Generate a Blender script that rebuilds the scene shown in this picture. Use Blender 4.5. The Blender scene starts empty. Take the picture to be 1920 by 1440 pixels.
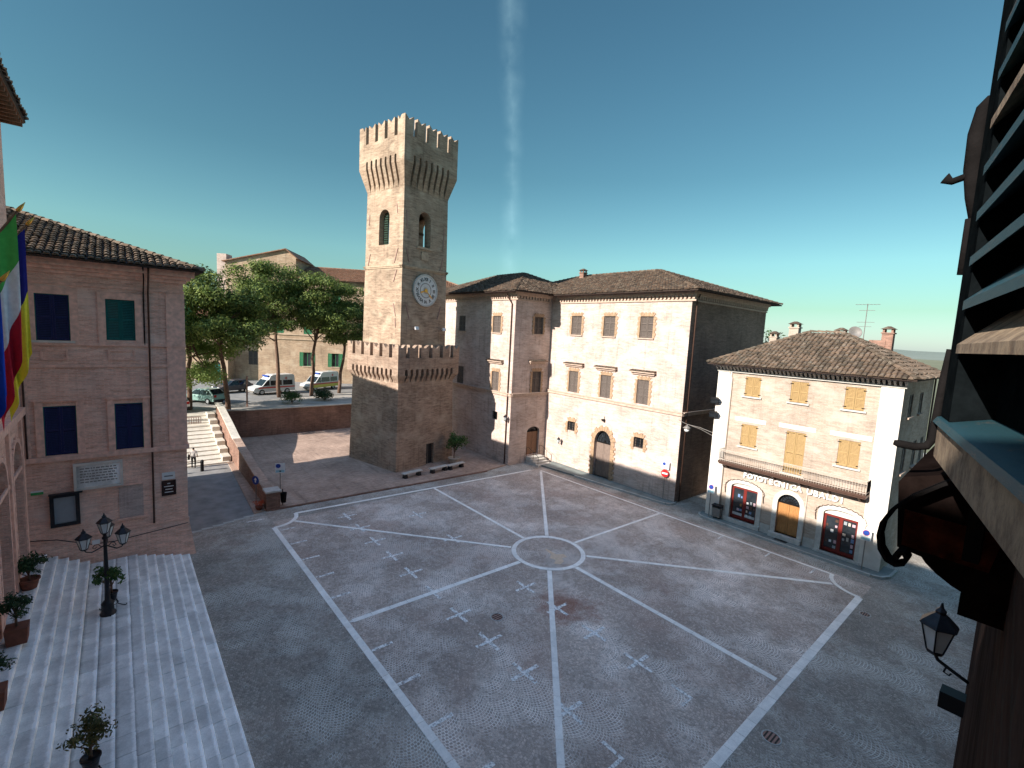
import bpy, bmesh, math, random
import numpy as np
from mathutils import Vector, Matrix
random.seed(7); R = math.radians
sc = bpy.context.scene
C = sc.collection

# ------------------------------------------------------------------ camera
CAM = Vector((-18.80, -18.12, 12.50))
def make_camera():
    cd = bpy.data.cameras.new('camera'); co = bpy.data.objects.new('camera', cd); C.objects.link(co)
    yaw, pit, rol = 0.7036, 0.10775, 0.05163
    f = Vector((math.sin(yaw)*math.cos(pit), math.cos(yaw)*math.cos(pit), -math.sin(pit)))
    r0 = Vector((math.cos(yaw), -math.sin(yaw), 0)); u0 = r0.cross(f)
    r = r0*math.cos(rol) + u0*math.sin(rol); u = u0*math.cos(rol) - r0*math.sin(rol)
    m = Matrix((r, u, -f)).transposed().to_4x4(); m.translation = CAM
    co.matrix_world = m
    cd.sensor_width = 36; cd.lens = 876.48/1920*36; cd.clip_start = 0.05; cd.clip_end = 20000
    sc.camera = co
make_camera()

# ------------------------------------------------------------------ sky, sun, exposure
SUN_EL = R(27.5)
SUN_H = Vector((-1.0, 0.04, 0)).normalized()             # horizontal direction towards the sun
SKY_STRENGTH, SUN_STRENGTH, EXPOSURE = 0.13, 2.35, 2.0
def make_world():
    w = bpy.data.worlds.new('World'); sc.world = w; w.use_nodes = True
    nt = w.node_tree; n = nt.nodes; L = nt.links; n.clear()
    out = n.new('ShaderNodeOutputWorld'); bg = n.new('ShaderNodeBackground')
    sky = n.new('ShaderNodeTexSky'); sky.sky_type = 'NISHITA'; sky.sun_disc = False
    sky.sun_elevation = SUN_EL; sky.sun_rotation = math.atan2(SUN_H.x, SUN_H.y)
    sky.altitude = 150; sky.air_density = 1.3; sky.dust_density = 0.6; sky.ozone_density = 2.2
    # clear teal evening-filter air: the same tint all round, a little paler towards the horizon
    tc = n.new('ShaderNodeTexCoord'); sep = n.new('ShaderNodeSeparateXYZ'); L.new(tc.outputs['Generated'], sep.inputs[0])
    rp = n.new('ShaderNodeValToRGB'); e = rp.color_ramp.elements
    for pos, c in zip((0.0, 0.07, 0.15, 0.30, 0.60, 1.0), SKY_TINT):
        q = e[0] if pos == 0 else e[1] if pos == 1 else e.new(pos); q.color = (*c, 1)
    L.new(sep.outputs[2], rp.inputs[0])
    hs = n.new('ShaderNodeMixRGB'); hs.blend_type = 'MULTIPLY'; hs.inputs[0].default_value = 1
    L.new(sky.outputs[0], hs.inputs[1]); L.new(rp.outputs[0], hs.inputs[2])
    # a thin old contrail high in the sky: a great-circle band broken up by noise
    def vmath(op, a, b=None):
        v = n.new('ShaderNodeVectorMath'); v.operation = op
        L.new(a, v.inputs[0])
        if b is not None: v.inputs[1].default_value = b
        return v
    def mth(op, a, b=None, c=None, clamp=False):
        m = n.new('ShaderNodeMath'); m.operation = op; m.use_clamp = clamp
        for i, x in enumerate((a, b, c)):
            if x is None: continue
            if isinstance(x, (int, float)): m.inputs[i].default_value = x
            else: L.new(x, m.inputs[i])
        return m.outputs[0]
    nrm = vmath('NORMALIZE', tc.outputs['Generated'])
    noi = n.new('ShaderNodeTexNoise'); noi.inputs['Scale'].default_value = 9; noi.inputs['Detail'].default_value = 6
    L.new(nrm.outputs[0], noi.inputs['Vector'])
    a = CONTRAIL_A; b = CONTRAIL_B; pl = a.cross(b).normalized()
    dp = vmath('DOT_PRODUCT', nrm.outputs[0], tuple(pl))
    wob = mth('MULTIPLY', mth('SUBTRACT', noi.outputs['Fac'], 0.5), 0.05)
    dist = mth('ABSOLUTE', mth('ADD', dp.outputs['Value'], wob))
    band = mth('SUBTRACT', 1.0, mth('DIVIDE', dist, 0.026), clamp=True)
    noi2 = n.new('ShaderNodeTexNoise'); noi2.inputs['Scale'].default_value = 22; noi2.inputs['Detail'].default_value = 8
    L.new(nrm.outputs[0], noi2.inputs['Vector'])
    al = vmath('DOT_PRODUCT', nrm.outputs[0], tuple(b))
    fade = mth('DIVIDE', mth('SUBTRACT', al.outputs['Value'], 0.80), 0.12, clamp=True)
    fr = mth('MULTIPLY', mth('MULTIPLY', mth('POWER', band, 1.6), fade), mth('MULTIPLY', mth('SUBTRACT', noi2.outputs['Fac'], 0.28, clamp=True), 0.21))
    mix = n.new('ShaderNodeMixRGB'); mix.inputs['Color2'].default_value = (3.0, 4.4, 4.6, 1)
    L.new(fr, mix.inputs['Fac']); L.new(hs.outputs[0], mix.inputs['Color1'])
    L.new(mix.outputs[0], bg.inputs[0]); bg.inputs[1].default_value = SKY_STRENGTH
    L.new(bg.outputs[0], out.inputs[0])
SKY_TINT = [(.18, .24, .36), (.185, .255, .29), (.16, .245, .23), (.122, .200, .190), (.112, .186, .184), (.145, .215, .21)]
CONTRAIL_A = Vector((0.62, 0.76, 0.20)).normalized(); CONTRAIL_B = Vector((0.512, 0.655, 0.556)).normalized()
make_world()
sl = bpy.data.lights.new('sun', 'SUN'); so = bpy.data.objects.new('sun', sl); C.objects.link(so)
sl.energy = SUN_STRENGTH; sl.angle = R(0.5); sl.color = (1.0, 0.92, 0.84)
to_sun = (SUN_H*math.cos(SUN_EL) + Vector((0, 0, math.sin(SUN_EL))))
so.rotation_euler = to_sun.to_track_quat('Z', 'Y').to_euler(); so.location = (-60, 0, 60)
sc.view_settings.view_transform = 'Standard'; sc.view_settings.look = 'None'
sc.view_settings.gamma = 1; sc.view_settings.exposure = EXPOSURE; sc.view_settings.use_curve_mapping = False

# ------------------------------------------------------------------ materials
class NT:
    def __init__(s, name):
        s.m = bpy.data.materials.new(name); s.m.use_nodes = True
        s.t = s.m.node_tree; s.b = s.t.nodes['Principled BSDF']
    def n(s, t, **k):
        x = s.t.nodes.new(t)
        for a, v in k.items():
            if hasattr(x, a): setattr(x, a, v)
            else: x.inputs[a.replace('_', ' ')].default_value = v
        return x
    def l(s, a, b): s.t.links.new(a, b)
    def uv(s, sx=1, sy=1, ox=0, oy=0):
        u = s.n('ShaderNodeUVMap'); mp = s.n('ShaderNodeMapping')
        mp.inputs['Scale'].default_value = (sx, sy, 1); mp.inputs['Location'].default_value = (ox, oy, 0)
        s.l(u.outputs[0], mp.inputs[0]); return mp.outputs[0]
    def obj(s):
        return s.n('ShaderNodeTexCoord').outputs['Object']
    def pos(s): return s.n('ShaderNodeNewGeometry').outputs['Position']
    def noise(s, vec, scale, detail=4, rough=.55):
        x = s.n('ShaderNodeTexNoise'); x.inputs['Scale'].default_value = scale; x.inputs['Detail'].default_value = detail
        x.inputs['Roughness'].default_value = rough; s.l(vec, x.inputs['Vector']); return x.outputs['Fac']
    def ramp(s, fac, stops):
        x = s.n('ShaderNodeValToRGB'); e = x.color_ramp.elements
        while len(e) < len(stops): e.new(.5)
        for i, (p, c) in enumerate(stops):
            e[i].position = p; e[i].color = (c, c, c, 1) if isinstance(c, (int, float)) else (*c, 1)
        s.l(fac, x.inputs[0]); return x.outputs[0]
    def mix(s, f, a, b, mode='MIX'):
        x = s.n('ShaderNodeMixRGB', blend_type=mode)
        for i, v in ((0, f), (1, a), (2, b)):
            if isinstance(v, (int, float)): x.inputs[i].default_value = v if i == 0 else (v, v, v, 1)
            elif isinstance(v, (tuple, list)): x.inputs[i].default_value = (*v[:3], 1)
            else: s.l(v, x.inputs[i])
        return x.outputs[0]
    def math(s, op, a, b=None, clamp=False):
        x = s.n('ShaderNodeMath', operation=op); x.use_clamp = clamp
        for i, v in ((0, a), (1, b)):
            if v is None: continue
            if isinstance(v, (int, float)): x.inputs[i].default_value = v
            else: s.l(v, x.inputs[i])
        return x.outputs[0]
    def bump(s, h, strength=.4, dist=.02):
        x = s.n('ShaderNodeBump'); x.inputs['Strength'].default_value = strength; x.inputs['Distance'].default_value = dist
        s.l(h, x.inputs['Height']); s.l(x.outputs[0], s.b.inputs['Normal'])
    def col(s, c):
        if isinstance(c, tuple): s.b.inputs['Base Color'].default_value = (*c, 1)
        else: s.l(c, s.b.inputs['Base Color'])
    def rough(s, v): s.b.inputs['Roughness'].default_value = v; return s
    def spec(s, v): s.b.inputs['Specular IOR Level'].default_value = v; return s

def plain(name, c, rough=.7, metal=0, var=.18, scale=6, bump=0.15, spec=.3):
    t = NT(name); o = t.obj()
    nz = t.noise(o, scale, 5)
    t.col(t.mix(1, t.mix(0, c, c), t.ramp(nz, [(.25, 1-var), (.75, 1+var*.6)]), 'MULTIPLY'))
    t.rough(rough); t.spec(spec); t.b.inputs['Metallic'].default_value = metal
    if bump: t.bump(t.noise(o, scale*5, 4), bump, .01)
    return t.m

def brick_mat(name, c1, c2, mortar, bw=.30, bh=.075, msize=.009, stain=.35, light=None, bump=.5, contrast=1.0, streak=.26):
    t = NT(name); v = t.uv()
    warp = t.n('ShaderNodeVectorMath', operation='ADD')
    nn = t.n('ShaderNodeTexNoise'); nn.inputs['Scale'].default_value = 2.2; nn.inputs['Detail'].default_value = 3; t.l(v, nn.inputs['Vector'])
    sub = t.n('ShaderNodeVectorMath', operation='SCALE'); t.l(nn.outputs['Color'], sub.inputs[0]); sub.inputs['Scale'].default_value = .06
    t.l(v, warp.inputs[0]); t.l(sub.outputs[0], warp.inputs[1])
    br = t.n('ShaderNodeTexBrick'); t.l(warp.outputs[0], br.inputs['Vector'])
    br.inputs['Color1'].default_value = (*c1, 1); br.inputs['Color2'].default_value = (*c2, 1); br.inputs['Mortar'].default_value = (*mortar, 1)
    br.inputs['Scale'].default_value = 1; br.inputs['Brick Width'].default_value = bw; br.inputs['Row Height'].default_value = bh
    br.inputs['Mortar Size'].default_value = msize; br.inputs['Mortar Smooth'].default_value = .3; br.inputs['Bias'].default_value = -.1
    big = t.noise(v, .32, 5, .6)
    mid = t.noise(t.uv(1.0, 5.5, 3, 7), 1.1, 5, .65)
    fine = t.noise(t.uv(1.0, 3.0), 9, 3, .7)
    c = t.mix(1, br.outputs['Color'], t.ramp(big, [(.3, 1-stain), (.62, 1.08)]), 'MULTIPLY')
    c = t.mix(1, c, t.ramp(mid, [(.28, max(.3, 1-.28*contrast)), (.55, 1.0), (.8, 1+.18*contrast)]), 'MULTIPLY')
    c = t.mix(1, c, t.ramp(fine, [(.3, .8), (.7, 1.15)]), 'MULTIPLY')
    stk = t.noise(t.uv(2.2, .16, 4, 9), 1.6, 5, .6)
    c = t.mix(1, c, t.ramp(stk, [(.30, 1-streak), (.46, 1.0)]), 'MULTIPLY')
    if light:
        c = t.mix(t.math('MULTIPLY', t.ramp(t.noise(t.uv(1, 1.6, 11, 5), .55, 6, .6), [(.5, 0.0), (.68, 1.0)]), .55), c, light)
    t.col(c); t.rough(.92); t.spec(.15)
    h = t.math('ADD', t.math('MULTIPLY', br.outputs['Fac'], -.8), t.math('MULTIPLY', fine, .8))
    t.bump(h, bump, .015)
    return t.m

def cobble_mat():
    t = NT('cobbles'); g = t.n('ShaderNodeSeparateXYZ'); t.l(t.pos(), g.inputs[0])
    x, y = g.outputs[0], g.outputs[1]
    wob = t.noise(t.pos(), .35, 2)
    x = t.math('ADD', x, t.math('MULTIPLY', wob, .5))
    W, RR = 1.15, .80
    fx = t.math('MULTIPLY', t.math('SUBTRACT', t.math('FRACT', t.math('DIVIDE', x, W)), .5), W)
    ar = t.math('SQRT', t.math('SUBTRACT', RR*RR, t.math('MULTIPLY', fx, fx)))
    v = t.math('ADD', y, ar)
    u = t.math('MULTIPLY', t.math('ARCSINE', t.math('DIVIDE', fx, RR)), RR)
    cell = t.math('FLOOR', t.math('DIVIDE', x, W))
    u = t.math('ADD', u, t.math('MULTIPLY', cell, 3.17))
    cb = t.n('ShaderNodeCombineXYZ'); t.l(u, cb.inputs[0]); t.l(v, cb.inputs[1])
    br = t.n('ShaderNodeTexBrick'); t.l(cb.outputs[0], br.inputs['Vector'])
    br.inputs['Scale'].default_value = 1; br.inputs['Brick Width'].default_value = .115; br.inputs['Row Height'].default_value = .115
    br.inputs['Mortar Size'].default_value = .016; br.inputs['Mortar Smooth'].default_value = .4
    br.inputs['Color1'].default_value = (.34, .285, .24, 1); br.inputs['Color2'].default_value = (.60, .505, .43, 1); br.inputs['Mortar'].default_value = (.40, .34, .29, 1)
    p = t.pos()
    patch = t.noise(p, .34, 7, .68)
    pm = t.ramp(patch, [(.47, 0.0), (.58, 1.0)])
    joint = t.mix(t.math('MULTIPLY', pm, .8), (.40, .34, .29), (.97, .92, .84))
    c = t.mix(br.outputs['Fac'], br.outputs['Color'], joint)
    mp = t.n('ShaderNodeMapping'); mp.inputs['Location'].default_value = (13, 5, 0); t.l(p, mp.inputs[0])
    b2 = t.noise(mp.outputs[0], .16, 6, .6)
    c = t.mix(1, c, t.ramp(b2, [(.3, .70), (.5, 1.0), (.7, 1.34)]), 'MULTIPLY')
    dust = t.ramp(t.noise(mp.outputs[0], .75, 8, .72), [(.55, 0.0), (.75, 1.0)])
    c = t.mix(t.math('MULTIPLY', dust, .55), c, (.78, .69, .60))
    red = t.ramp(t.noise(mp.outputs[0], .23, 5, .6), [(.50, 0.0), (.70, 1.0)])
    c = t.mix(t.math('MULTIPLY', red, .25), c, (.50, .31, .24))
    # paler, pinker setts inside the white border; darker grey ones outside it
    ins = t.math('MULTIPLY', t.math('LESS_THAN', t.math('ABSOLUTE', g.outputs[0]), 11.7), t.math('LESS_THAN', t.math('ABSOLUTE', y), 12.75))
    c = t.mix(1, c, t.mix(ins, (.72, .77, .78), (1.0, .98, .98)), 'MULTIPLY')
    # one rusty spill below the circle
    vm = t.n('ShaderNodeVectorMath', operation='DISTANCE'); t.l(p, vm.inputs[0]); vm.inputs[1].default_value = (-3.2, -4.5, 0)
    sp = t.math('ADD', t.math('MULTIPLY', vm.outputs['Value'], .55), t.math('MULTIPLY', t.math('SUBTRACT', t.noise(p, 1.1, 6, .7), .5), 2.2))
    c = t.mix(t.math('MULTIPLY', t.ramp(sp, [(.25, 1.0), (.9, 0.0)]), .75), c, (.26, .10, .06))
    fine = t.noise(p, 26, 4, .7)
    c = t.mix(1, c, t.ramp(fine, [(.28, .55), (.72, 1.42)]), 'MULTIPLY')
    t.col(c); t.rough(.8); t.spec(.25)
    t.bump(t.math('ADD', t.math('MULTIPLY', br.outputs['Fac'], -1.0), t.math('MULTIPLY', fine, .6)), .55, .02)
    return t.m

def stone_mat(name, c, var=.25, scale=2.5, rough=.75, island=.18, bump=.25):
    t = NT(name); p = t.pos()
    rnd = t.n('ShaderNodeObjectInfo').outputs['Random']
    a = t.mix(1, c, t.ramp(t.noise(p, scale, 7, .65), [(.3, 1-var), (.7, 1+var*.5)]), 'MULTIPLY')
    a = t.mix(1, a, t.ramp(t.noise(p, scale*14, 4, .7), [(.3, .85), (.7, 1.1)]), 'MULTIPLY')
    a = t.mix(1, a, t.ramp(rnd, [(0, 1-island), (1, 1+island*.7)]), 'MULTIPLY')
    t.col(a); t.rough(rough); t.spec(.3); t.bump(t.noise(p, scale*10, 5), bump, .01)
    return t.m

def tile_mat(name, c1, c2, lichen=(.42, .38, .30)):
    t = NT(name); geo = t.n('ShaderNodeNewGeometry'); p = geo.outputs['Position']
    isl = geo.outputs['Random Per Island']
    c = t.mix(isl, c1, c2)
    c = t.mix(1, c, t.ramp(t.noise(p, 1.1, 6, .7), [(.3, .6), (.7, 1.25)]), 'MULTIPLY')
    c = t.mix(t.math('MULTIPLY', t.ramp(t.noise(p, 2.6, 6, .7), [(.5, 0.0), (.68, 1.0)]), .55), c, lichen)
    t.col(c); t.rough(.95); t.spec(.1); t.bump(t.noise(p, 18, 4), .4, .02)
    return t.m

def leaf_mat(name, c1, c2, trans=.25):
    t = NT(name); geo = t.n('ShaderNodeNewGeometry')
    c = t.mix(geo.outputs['Random Per Island'], c1, c2)
    c = t.mix(1, c, t.ramp(t.noise(geo.outputs['Position'], .9, 4, .6), [(.3, .5), (.7, 1.5)]), 'MULTIPLY')
    t.col(c); t.rough(.6); t.spec(.25)
    tr = t.n('ShaderNodeBsdfTranslucent'); t.l(c, tr.inputs[0])
    mx = t.n('ShaderNodeMixShader'); mx.inputs[0].default_value = trans
    t.l(t.b.outputs[0], mx.inputs[1]); t.l(tr.outputs[0], mx.inputs[2])
    t.l(mx.outputs[0], t.t.nodes['Material Output'].inputs[0])
    return t.m

def wood_mat(name, c, var=.35, rough=.7, sx=3, sy=3, sz=.35, spec=.25):
    t = NT(name); mp = t.n('ShaderNodeMapping'); mp.inputs['Scale'].default_value = (sx, sy, sz)
    t.l(t.obj(), mp.inputs[0])
    nz = t.noise(mp.outputs[0], 9, 6, .65)
    t.col(t.mix(1, c, t.ramp(nz, [(.3, 1-var), (.7, 1+var*.5)]), 'MULTIPLY')); t.rough(rough); t.spec(spec)
    t.bump(nz, .3, .006); return t.m

def glass_mat(name, c=(.02, .025, .03), rough=.06):
    t = NT(name); t.col(t.mix(1, c, t.ramp(t.noise(t.obj(), 2.0, 3), [(.3, .6), (.7, 1.5)]), 'MULTIPLY')); t.rough(rough); t.spec(.6); return t.m

M = {}
M['cobble'] = cobble_mat()
M['brick_main'] = brick_mat('pale_brick', (.60, .475, .41), (.48, .36, .30), (.60, .51, .45), light=(.70, .61, .56), stain=.22)
M['brick_tower'] = brick_mat('tower_brick', (.45, .325, .23), (.33, .225, .155), (.46, .37, .28), light=(.56, .46, .34), stain=.34, contrast=1.5)
M['brick_towerlow'] = brick_mat('tower_base_brick', (.43, .305, .225), (.31, .21, .15), (.44, .34, .265), light=(.54, .43, .33), stain=.4, contrast=1.5)
M['brick_pink'] = brick_mat('pink_brick', (.95, .60, .47), (.78, .43, .32), (.90, .66, .54), light=(.96, .74, .63), stain=.14, contrast=.9, streak=.12)
M['brick_shop'] = brick_mat('shop_brick', (.47, .385, .31), (.385, .295, .225), (.48, .41, .35), light=(.56, .50, .43), stain=.18, contrast=.9, streak=.15)
M['brick_side'] = brick_mat('shaded_side_brick', (.30, .20, .15), (.21, .14, .105), (.29, .22, .175), stain=.35)  # palazzo side wall: its shade is put into a darker brick colour
M['brick_old'] = brick_mat('old_brick', (.34, .19, .14), (.22, .12, .09), (.32, .24, .19), stain=.5)
M['brick_far'] = brick_mat('far_brick', (.46, .33, .22), (.36, .24, .16), (.48, .38, .28), light=(.56, .46, .34), stain=.3)
M['brick_pave'] = brick_mat('brick_paving', (.50, .36, .28), (.37, .255, .195), (.42, .32, .255), bw=.26, bh=.13, msize=.008, stain=.3, bump=.3)
def marble_mat():
    t = NT('white_limestone'); p = t.pos(); rnd = t.n('ShaderNodeObjectInfo').outputs['Random']
    a = t.mix(1, (.80, .775, .74), t.ramp(t.noise(p, 1.3, 7, .68), [(.3, .68), (.7, 1.16)]), 'MULTIPLY')
    a = t.mix(1, a, t.ramp(t.noise(p, 30, 4, .7), [(.3, .86), (.7, 1.1)]), 'MULTIPLY')
    a = t.mix(1, a, t.ramp(rnd, [(0, .86), (.5, 1.0), (1, 1.10)]), 'MULTIPLY')
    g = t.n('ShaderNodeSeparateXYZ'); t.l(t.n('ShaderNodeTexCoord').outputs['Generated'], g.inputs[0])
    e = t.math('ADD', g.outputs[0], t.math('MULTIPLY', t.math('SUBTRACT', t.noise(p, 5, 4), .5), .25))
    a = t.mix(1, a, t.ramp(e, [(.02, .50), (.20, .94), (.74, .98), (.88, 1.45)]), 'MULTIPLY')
    t.col(a); t.rough(.6); t.spec(.3); t.bump(t.noise(p, 16, 5), .25, .01); return t.m
M['marble'] = marble_mat()
M['marking'] = stone_mat('white_marking_stone', (.96, .92, .85), .16, 3.0, .7, .10)
M['paint'] = None
M['kerb'] = stone_mat('kerb_stone', (.46, .47, .44), .25, 3, .8, .1)
M['sidewalk'] = plain('sidewalk_asphalt', (.21, .24, .23), .9, var=.3, scale=1.3)
M['asphalt'] = plain('road_asphalt', (.25, .245, .235), .9, var=.35, scale=1.2)
M['plaster_white'] = plain('white_plaster', (.70, .65, .58), .85, var=.18, scale=2)
M['quoin'] = plain('tan_rusticated_blocks', (.40, .27, .17), .9, var=.3, scale=3)
M['trim'] = plain('brick_trim', (.50, .38, .30), .9, var=.25, scale=4)
M['trim_pink'] = plain('pink_brick_trim', (.88, .55, .43), .9, var=.3, scale=5)
M['trim_tower'] = plain('tower_trim', (.45, .34, .24), .9, var=.25, scale=4)
M['travertine'] = stone_mat('travertine', (.55, .53, .48), .25, 3, .75, .1)
M['tile'] = tile_mat('roof_tile', (.135, .088, .06), (.06, .046, .036), (.28, .24, .18))
M['tile_pale'] = tile_mat('roof_tile_pale', (.20, .14, .098), (.085, .068, .05), (.33, .28, .215))
M['tile_red'] = tile_mat('roof_tile_red', (.30, .16, .10), (.22, .12, .08))
M['wood_brown'] = wood_mat('brown_door_wood', (.23, .125, .075))
M['wood_grey'] = wood_mat('grey_door_wood', (.22, .165, .135))
M['wood_orange'] = wood_mat('orange_door_wood', (.42, .20, .07), .3, .5)
M['red_wood'] = wood_mat('red_painted_wood', (.17, .022, .017), .3, .45)
M['shutter_grey'] = wood_mat('grey_brown_shutter', (.13, .105, .09))
M['shutter_tan'] = wood_mat('tan_shutter', (.36, .24, .105), .25)
M['shutter_blue'] = wood_mat('navy_shutter', (.016, .022, .095), .3, .45)
M['shutter_teal'] = wood_mat('teal_shutter', (.012, .13, .12), .25, .5)
M['shutter_green'] = wood_mat('green_shutter', (.03, .16, .07), .25)
M['eave_wood'] = wood_mat('shade_dark_eave_boards', (.06, .042, .034), .4, .9)  # shadow under the roof edges is put into the board colour
M['bell_green'] = wood_mat('dark_green_louvre', (.015, .04, .025), .3)
M['iron'] = plain('black_iron', (.012, .011, .011), .85, .1, .3, 12, .1, .1)
M['iron_lamp'] = plain('dark_lamp_iron', (.035, .035, .04), .45, .5, .3, 10, .1)
M['glass'] = glass_mat('window_glass')
M['lamp_glass'] = plain('frosted_lantern_glass', (.66, .69, .68), .25, var=.1, bump=0, spec=.5)
M['gold'] = plain('gilded_metal', (.75, .42, .08), .35, .7, .15, 8, 0)
M['clock_white'] = plain('clock_enamel', (.62, .62, .60), .5, var=.14, scale=2, bump=0)
M['black'] = plain('black_paint', (.012, .012, .013), .5, var=.2, bump=0)
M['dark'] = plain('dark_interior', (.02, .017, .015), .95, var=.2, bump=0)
M['white'] = plain('white_paint', (.75, .75, .74), .45, var=.06, bump=0)
M['copper'] = plain('brown_downpipe', (.10, .055, .04), .5, .3, .3, 6, 0)
M['pipe_grey'] = plain('grey_downpipe', (.24, .22, .20), .5, .3, .2, 6, 0)
M['bark'] = wood_mat('pine_bark', (.17, .105, .075), .5, .95, 1.2, 1.2, .5)
M['pine'] = leaf_mat('pine_needles', (.035, .068, .015), (.21, .26, .06), .28)
M['leaf_light'] = leaf_mat('light_leaves', (.16, .24, .05), (.32, .40, .12), .35)
M['leaf_dark'] = leaf_mat('dark_bay_leaves', (.018, .04, .016), (.045, .085, .03), .2)
M['leaf_olive'] = leaf_mat('olive_leaves', (.05, .06, .02), (.17, .15, .05), .2)
M['leaf_mid'] = leaf_mat('mid_leaves', (.04, .10, .03), (.09, .16, .045), .3)
M['board_grey'] = plain('notice_panel', (.30, .33, .35), .3, var=.08, bump=0, spec=.5)
M['sign_brown'] = plain('brown_sign', (.035, .014, .012), .5, bump=0)
M['green_sign'] = plain('green_plate', (.05, .32, .10), .5, bump=0)
M['terracotta'] = plain('terracotta_pot', (.22, .085, .055), .85, var=.25, scale=5)
M['pot_pale'] = plain('pale_pot', (.52, .45, .38), .85, var=.2, scale=5)

# ------------------------------------------------------------------ mesh helpers
def matte(m): m.node_tree.nodes['Principled BSDF'].inputs['Specular IOR Level'].default_value = 0; return m
class MB:
    def __init__(s): s.v = []; s.f = []; s.mi = []; s.cur = 0
    def add(s, vs, fs):
        o = len(s.v); s.v += [tuple(map(float, p)) for p in vs]
        for f in fs: s.f.append(tuple(o+i for i in f)); s.mi.append(s.cur)
        return s
    def box(s, x0, x1, y0, y1, z0, z1):
        return s.hull8([(x0, y0, z0), (x1, y0, z0), (x1, y1, z0), (x0, y1, z0)], [(x0, y0, z1), (x1, y0, z1), (x1, y1, z1), (x0, y1, z1)])
    def hull8(s, b, t):
        return s.add(list(b)+list(t), [(3, 2, 1, 0), (4, 5, 6, 7), (0, 1, 5, 4), (1, 2, 6, 5), (2, 3, 7, 6), (3, 0, 4, 7)])
    def bbox(s, x0, x1, y0, y1, z0, z1, b=.02):
        # box with chamfered top edge
        s.hull8([(x0, y0, z0), (x1, y0, z0), (x1, y1, z0), (x0, y1, z0)], [(x0, y0, z1-b), (x1, y0, z1-b), (x1, y1, z1-b), (x0, y1, z1-b)])
        return s.hull8([(x0, y0, z1-b), (x1, y0, z1-b), (x1, y1, z1-b), (x0, y1, z1-b)], [(x0+b, y0+b, z1), (x1-b, y0+b, z1), (x1-b, y1-b, z1), (x0+b, y1-b, z1)])
    def prism(s, poly, fn, a, b):
        # poly in 2-D, fn(u,v,w)->xyz, extruded w from a to b
        n = len(poly); vs = [fn(u, v, a) for u, v in poly] + [fn(u, v, b) for u, v in poly]
        fs = [tuple(range(n-1, -1, -1)), tuple(range(n, 2*n))] + [(i, (i+1) % n, n+(i+1) % n, n+i) for i in range(n)]
        return s.add(vs, fs)
    def tube(s, path, r, n=8, cap=True):
        path = [Vector(p) for p in path]; k = len(path)
        rr = r if isinstance(r, (list, tuple)) else [r]*k
        vs = []; up = None
        for i, p in enumerate(path):
            d = (path[min(i+1, k-1)]-path[max(i-1, 0)]).normalized()
            if up is None:
                up = Vector((0, 0, 1)) if abs(d.z) < .9 else Vector((1, 0, 0))
            a = d.cross(up).normalized(); b = a.cross(d).normalized(); up = b
            for j in range(n):
                t = 2*math.pi*j/n; vs.append(p + (a*math.cos(t)+b*math.sin(t))*rr[i])
        fs = [(i*n+j, i*n+(j+1) % n, (i+1)*n+(j+1) % n, (i+1)*n+j) for i in range(k-1) for j in range(n)]
        if cap: fs += [tuple(range(n-1, -1, -1)), tuple((k-1)*n+j for j in range(n))]
        return s.add(vs, fs)
    def lathe(s, prof, n=16, c=(0, 0, 0), cap=True):
        vs = []; k = len(prof)
        for r, z in prof:
            for j in range(n):
                t = 2*math.pi*j/n; vs.append((c[0]+r*math.cos(t), c[1]+r*math.sin(t), c[2]+z))
        fs = [(i*n+j, i*n+(j+1) % n, (i+1)*n+(j+1) % n, (i+1)*n+j) for i in range(k-1) for j in range(n)]
        if cap: fs += [tuple(range(n-1, -1, -1)), tuple((k-1)*n+j for j in range(n))]
        return s.add(vs, fs)
    def ring(s, r0, r1, z0, z1, n=32, c=(0, 0), fn=None):
        fn = fn or (lambda u, v, w: (c[0]+u, c[1]+v, w))
        vs = []
        for j in range(n):
            t = 2*math.pi*j/n; cs, sn = math.cos(t), math.sin(t)
            vs += [fn(r0*cs, r0*sn, z0), fn(r1*cs, r1*sn, z0), fn(r1*cs, r1*sn, z1), fn(r0*cs, r0*sn, z1)]
        fs = []
        for j in range(n):
            a, b = 4*j, 4*((j+1) % n)
            for q in range(4): fs.append((a+q, b+q, b+(q+1) % 4, a+(q+1) % 4))
        return s.add(vs, fs)
    def build(s, name, mat, parent=None, smooth=False, kind=None, fn=None, shared=None):
        vs = [fn(*p) for p in s.v] if fn else s.v
        me = bpy.data.meshes.new(name); me.from_pydata(vs, [], s.f); me.validate()
        mats = mat if isinstance(mat, (list, tuple)) else [mat]
        for m in mats: me.materials.append(m)
        if len(mats) > 1: me.polygons.foreach_set('material_index', s.mi[:len(me.polygons)])
        uvl = me.uv_layers.new(name='UVMap')
        co = np.empty(len(me.vertices)*3); me.vertices.foreach_get('co', co); co = co.reshape(-1, 3)
        lv = np.empty(len(me.loops), dtype=np.int32); me.loops.foreach_get('vertex_index', lv)
        nr = np.empty(len(me.polygons)*3); me.polygons.foreach_get('normal', nr); nr = np.abs(nr.reshape(-1, 3))
        tot = np.empty(len(me.polygons), dtype=np.int32); me.polygons.foreach_get('loop_total', tot)
        ax = np.where(nr[:, 2] > .72, 2, np.where(nr[:, 0] > nr[:, 1], 0, 1)); axl = np.repeat(ax, tot)
        pc = co[lv]; uv = np.empty((len(lv), 2))
        uv[:, 0] = np.where(axl == 0, pc[:, 1], pc[:, 0]); uv[:, 1] = np.where(axl == 2, pc[:, 1], pc[:, 2])
        uvl.data.foreach_set('uv', uv.ravel())
        if smooth: me.polygons.foreach_set('use_smooth', [True]*len(me.polygons))
        o = bpy.data.objects.new(name, me); C.objects.link(o)
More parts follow.
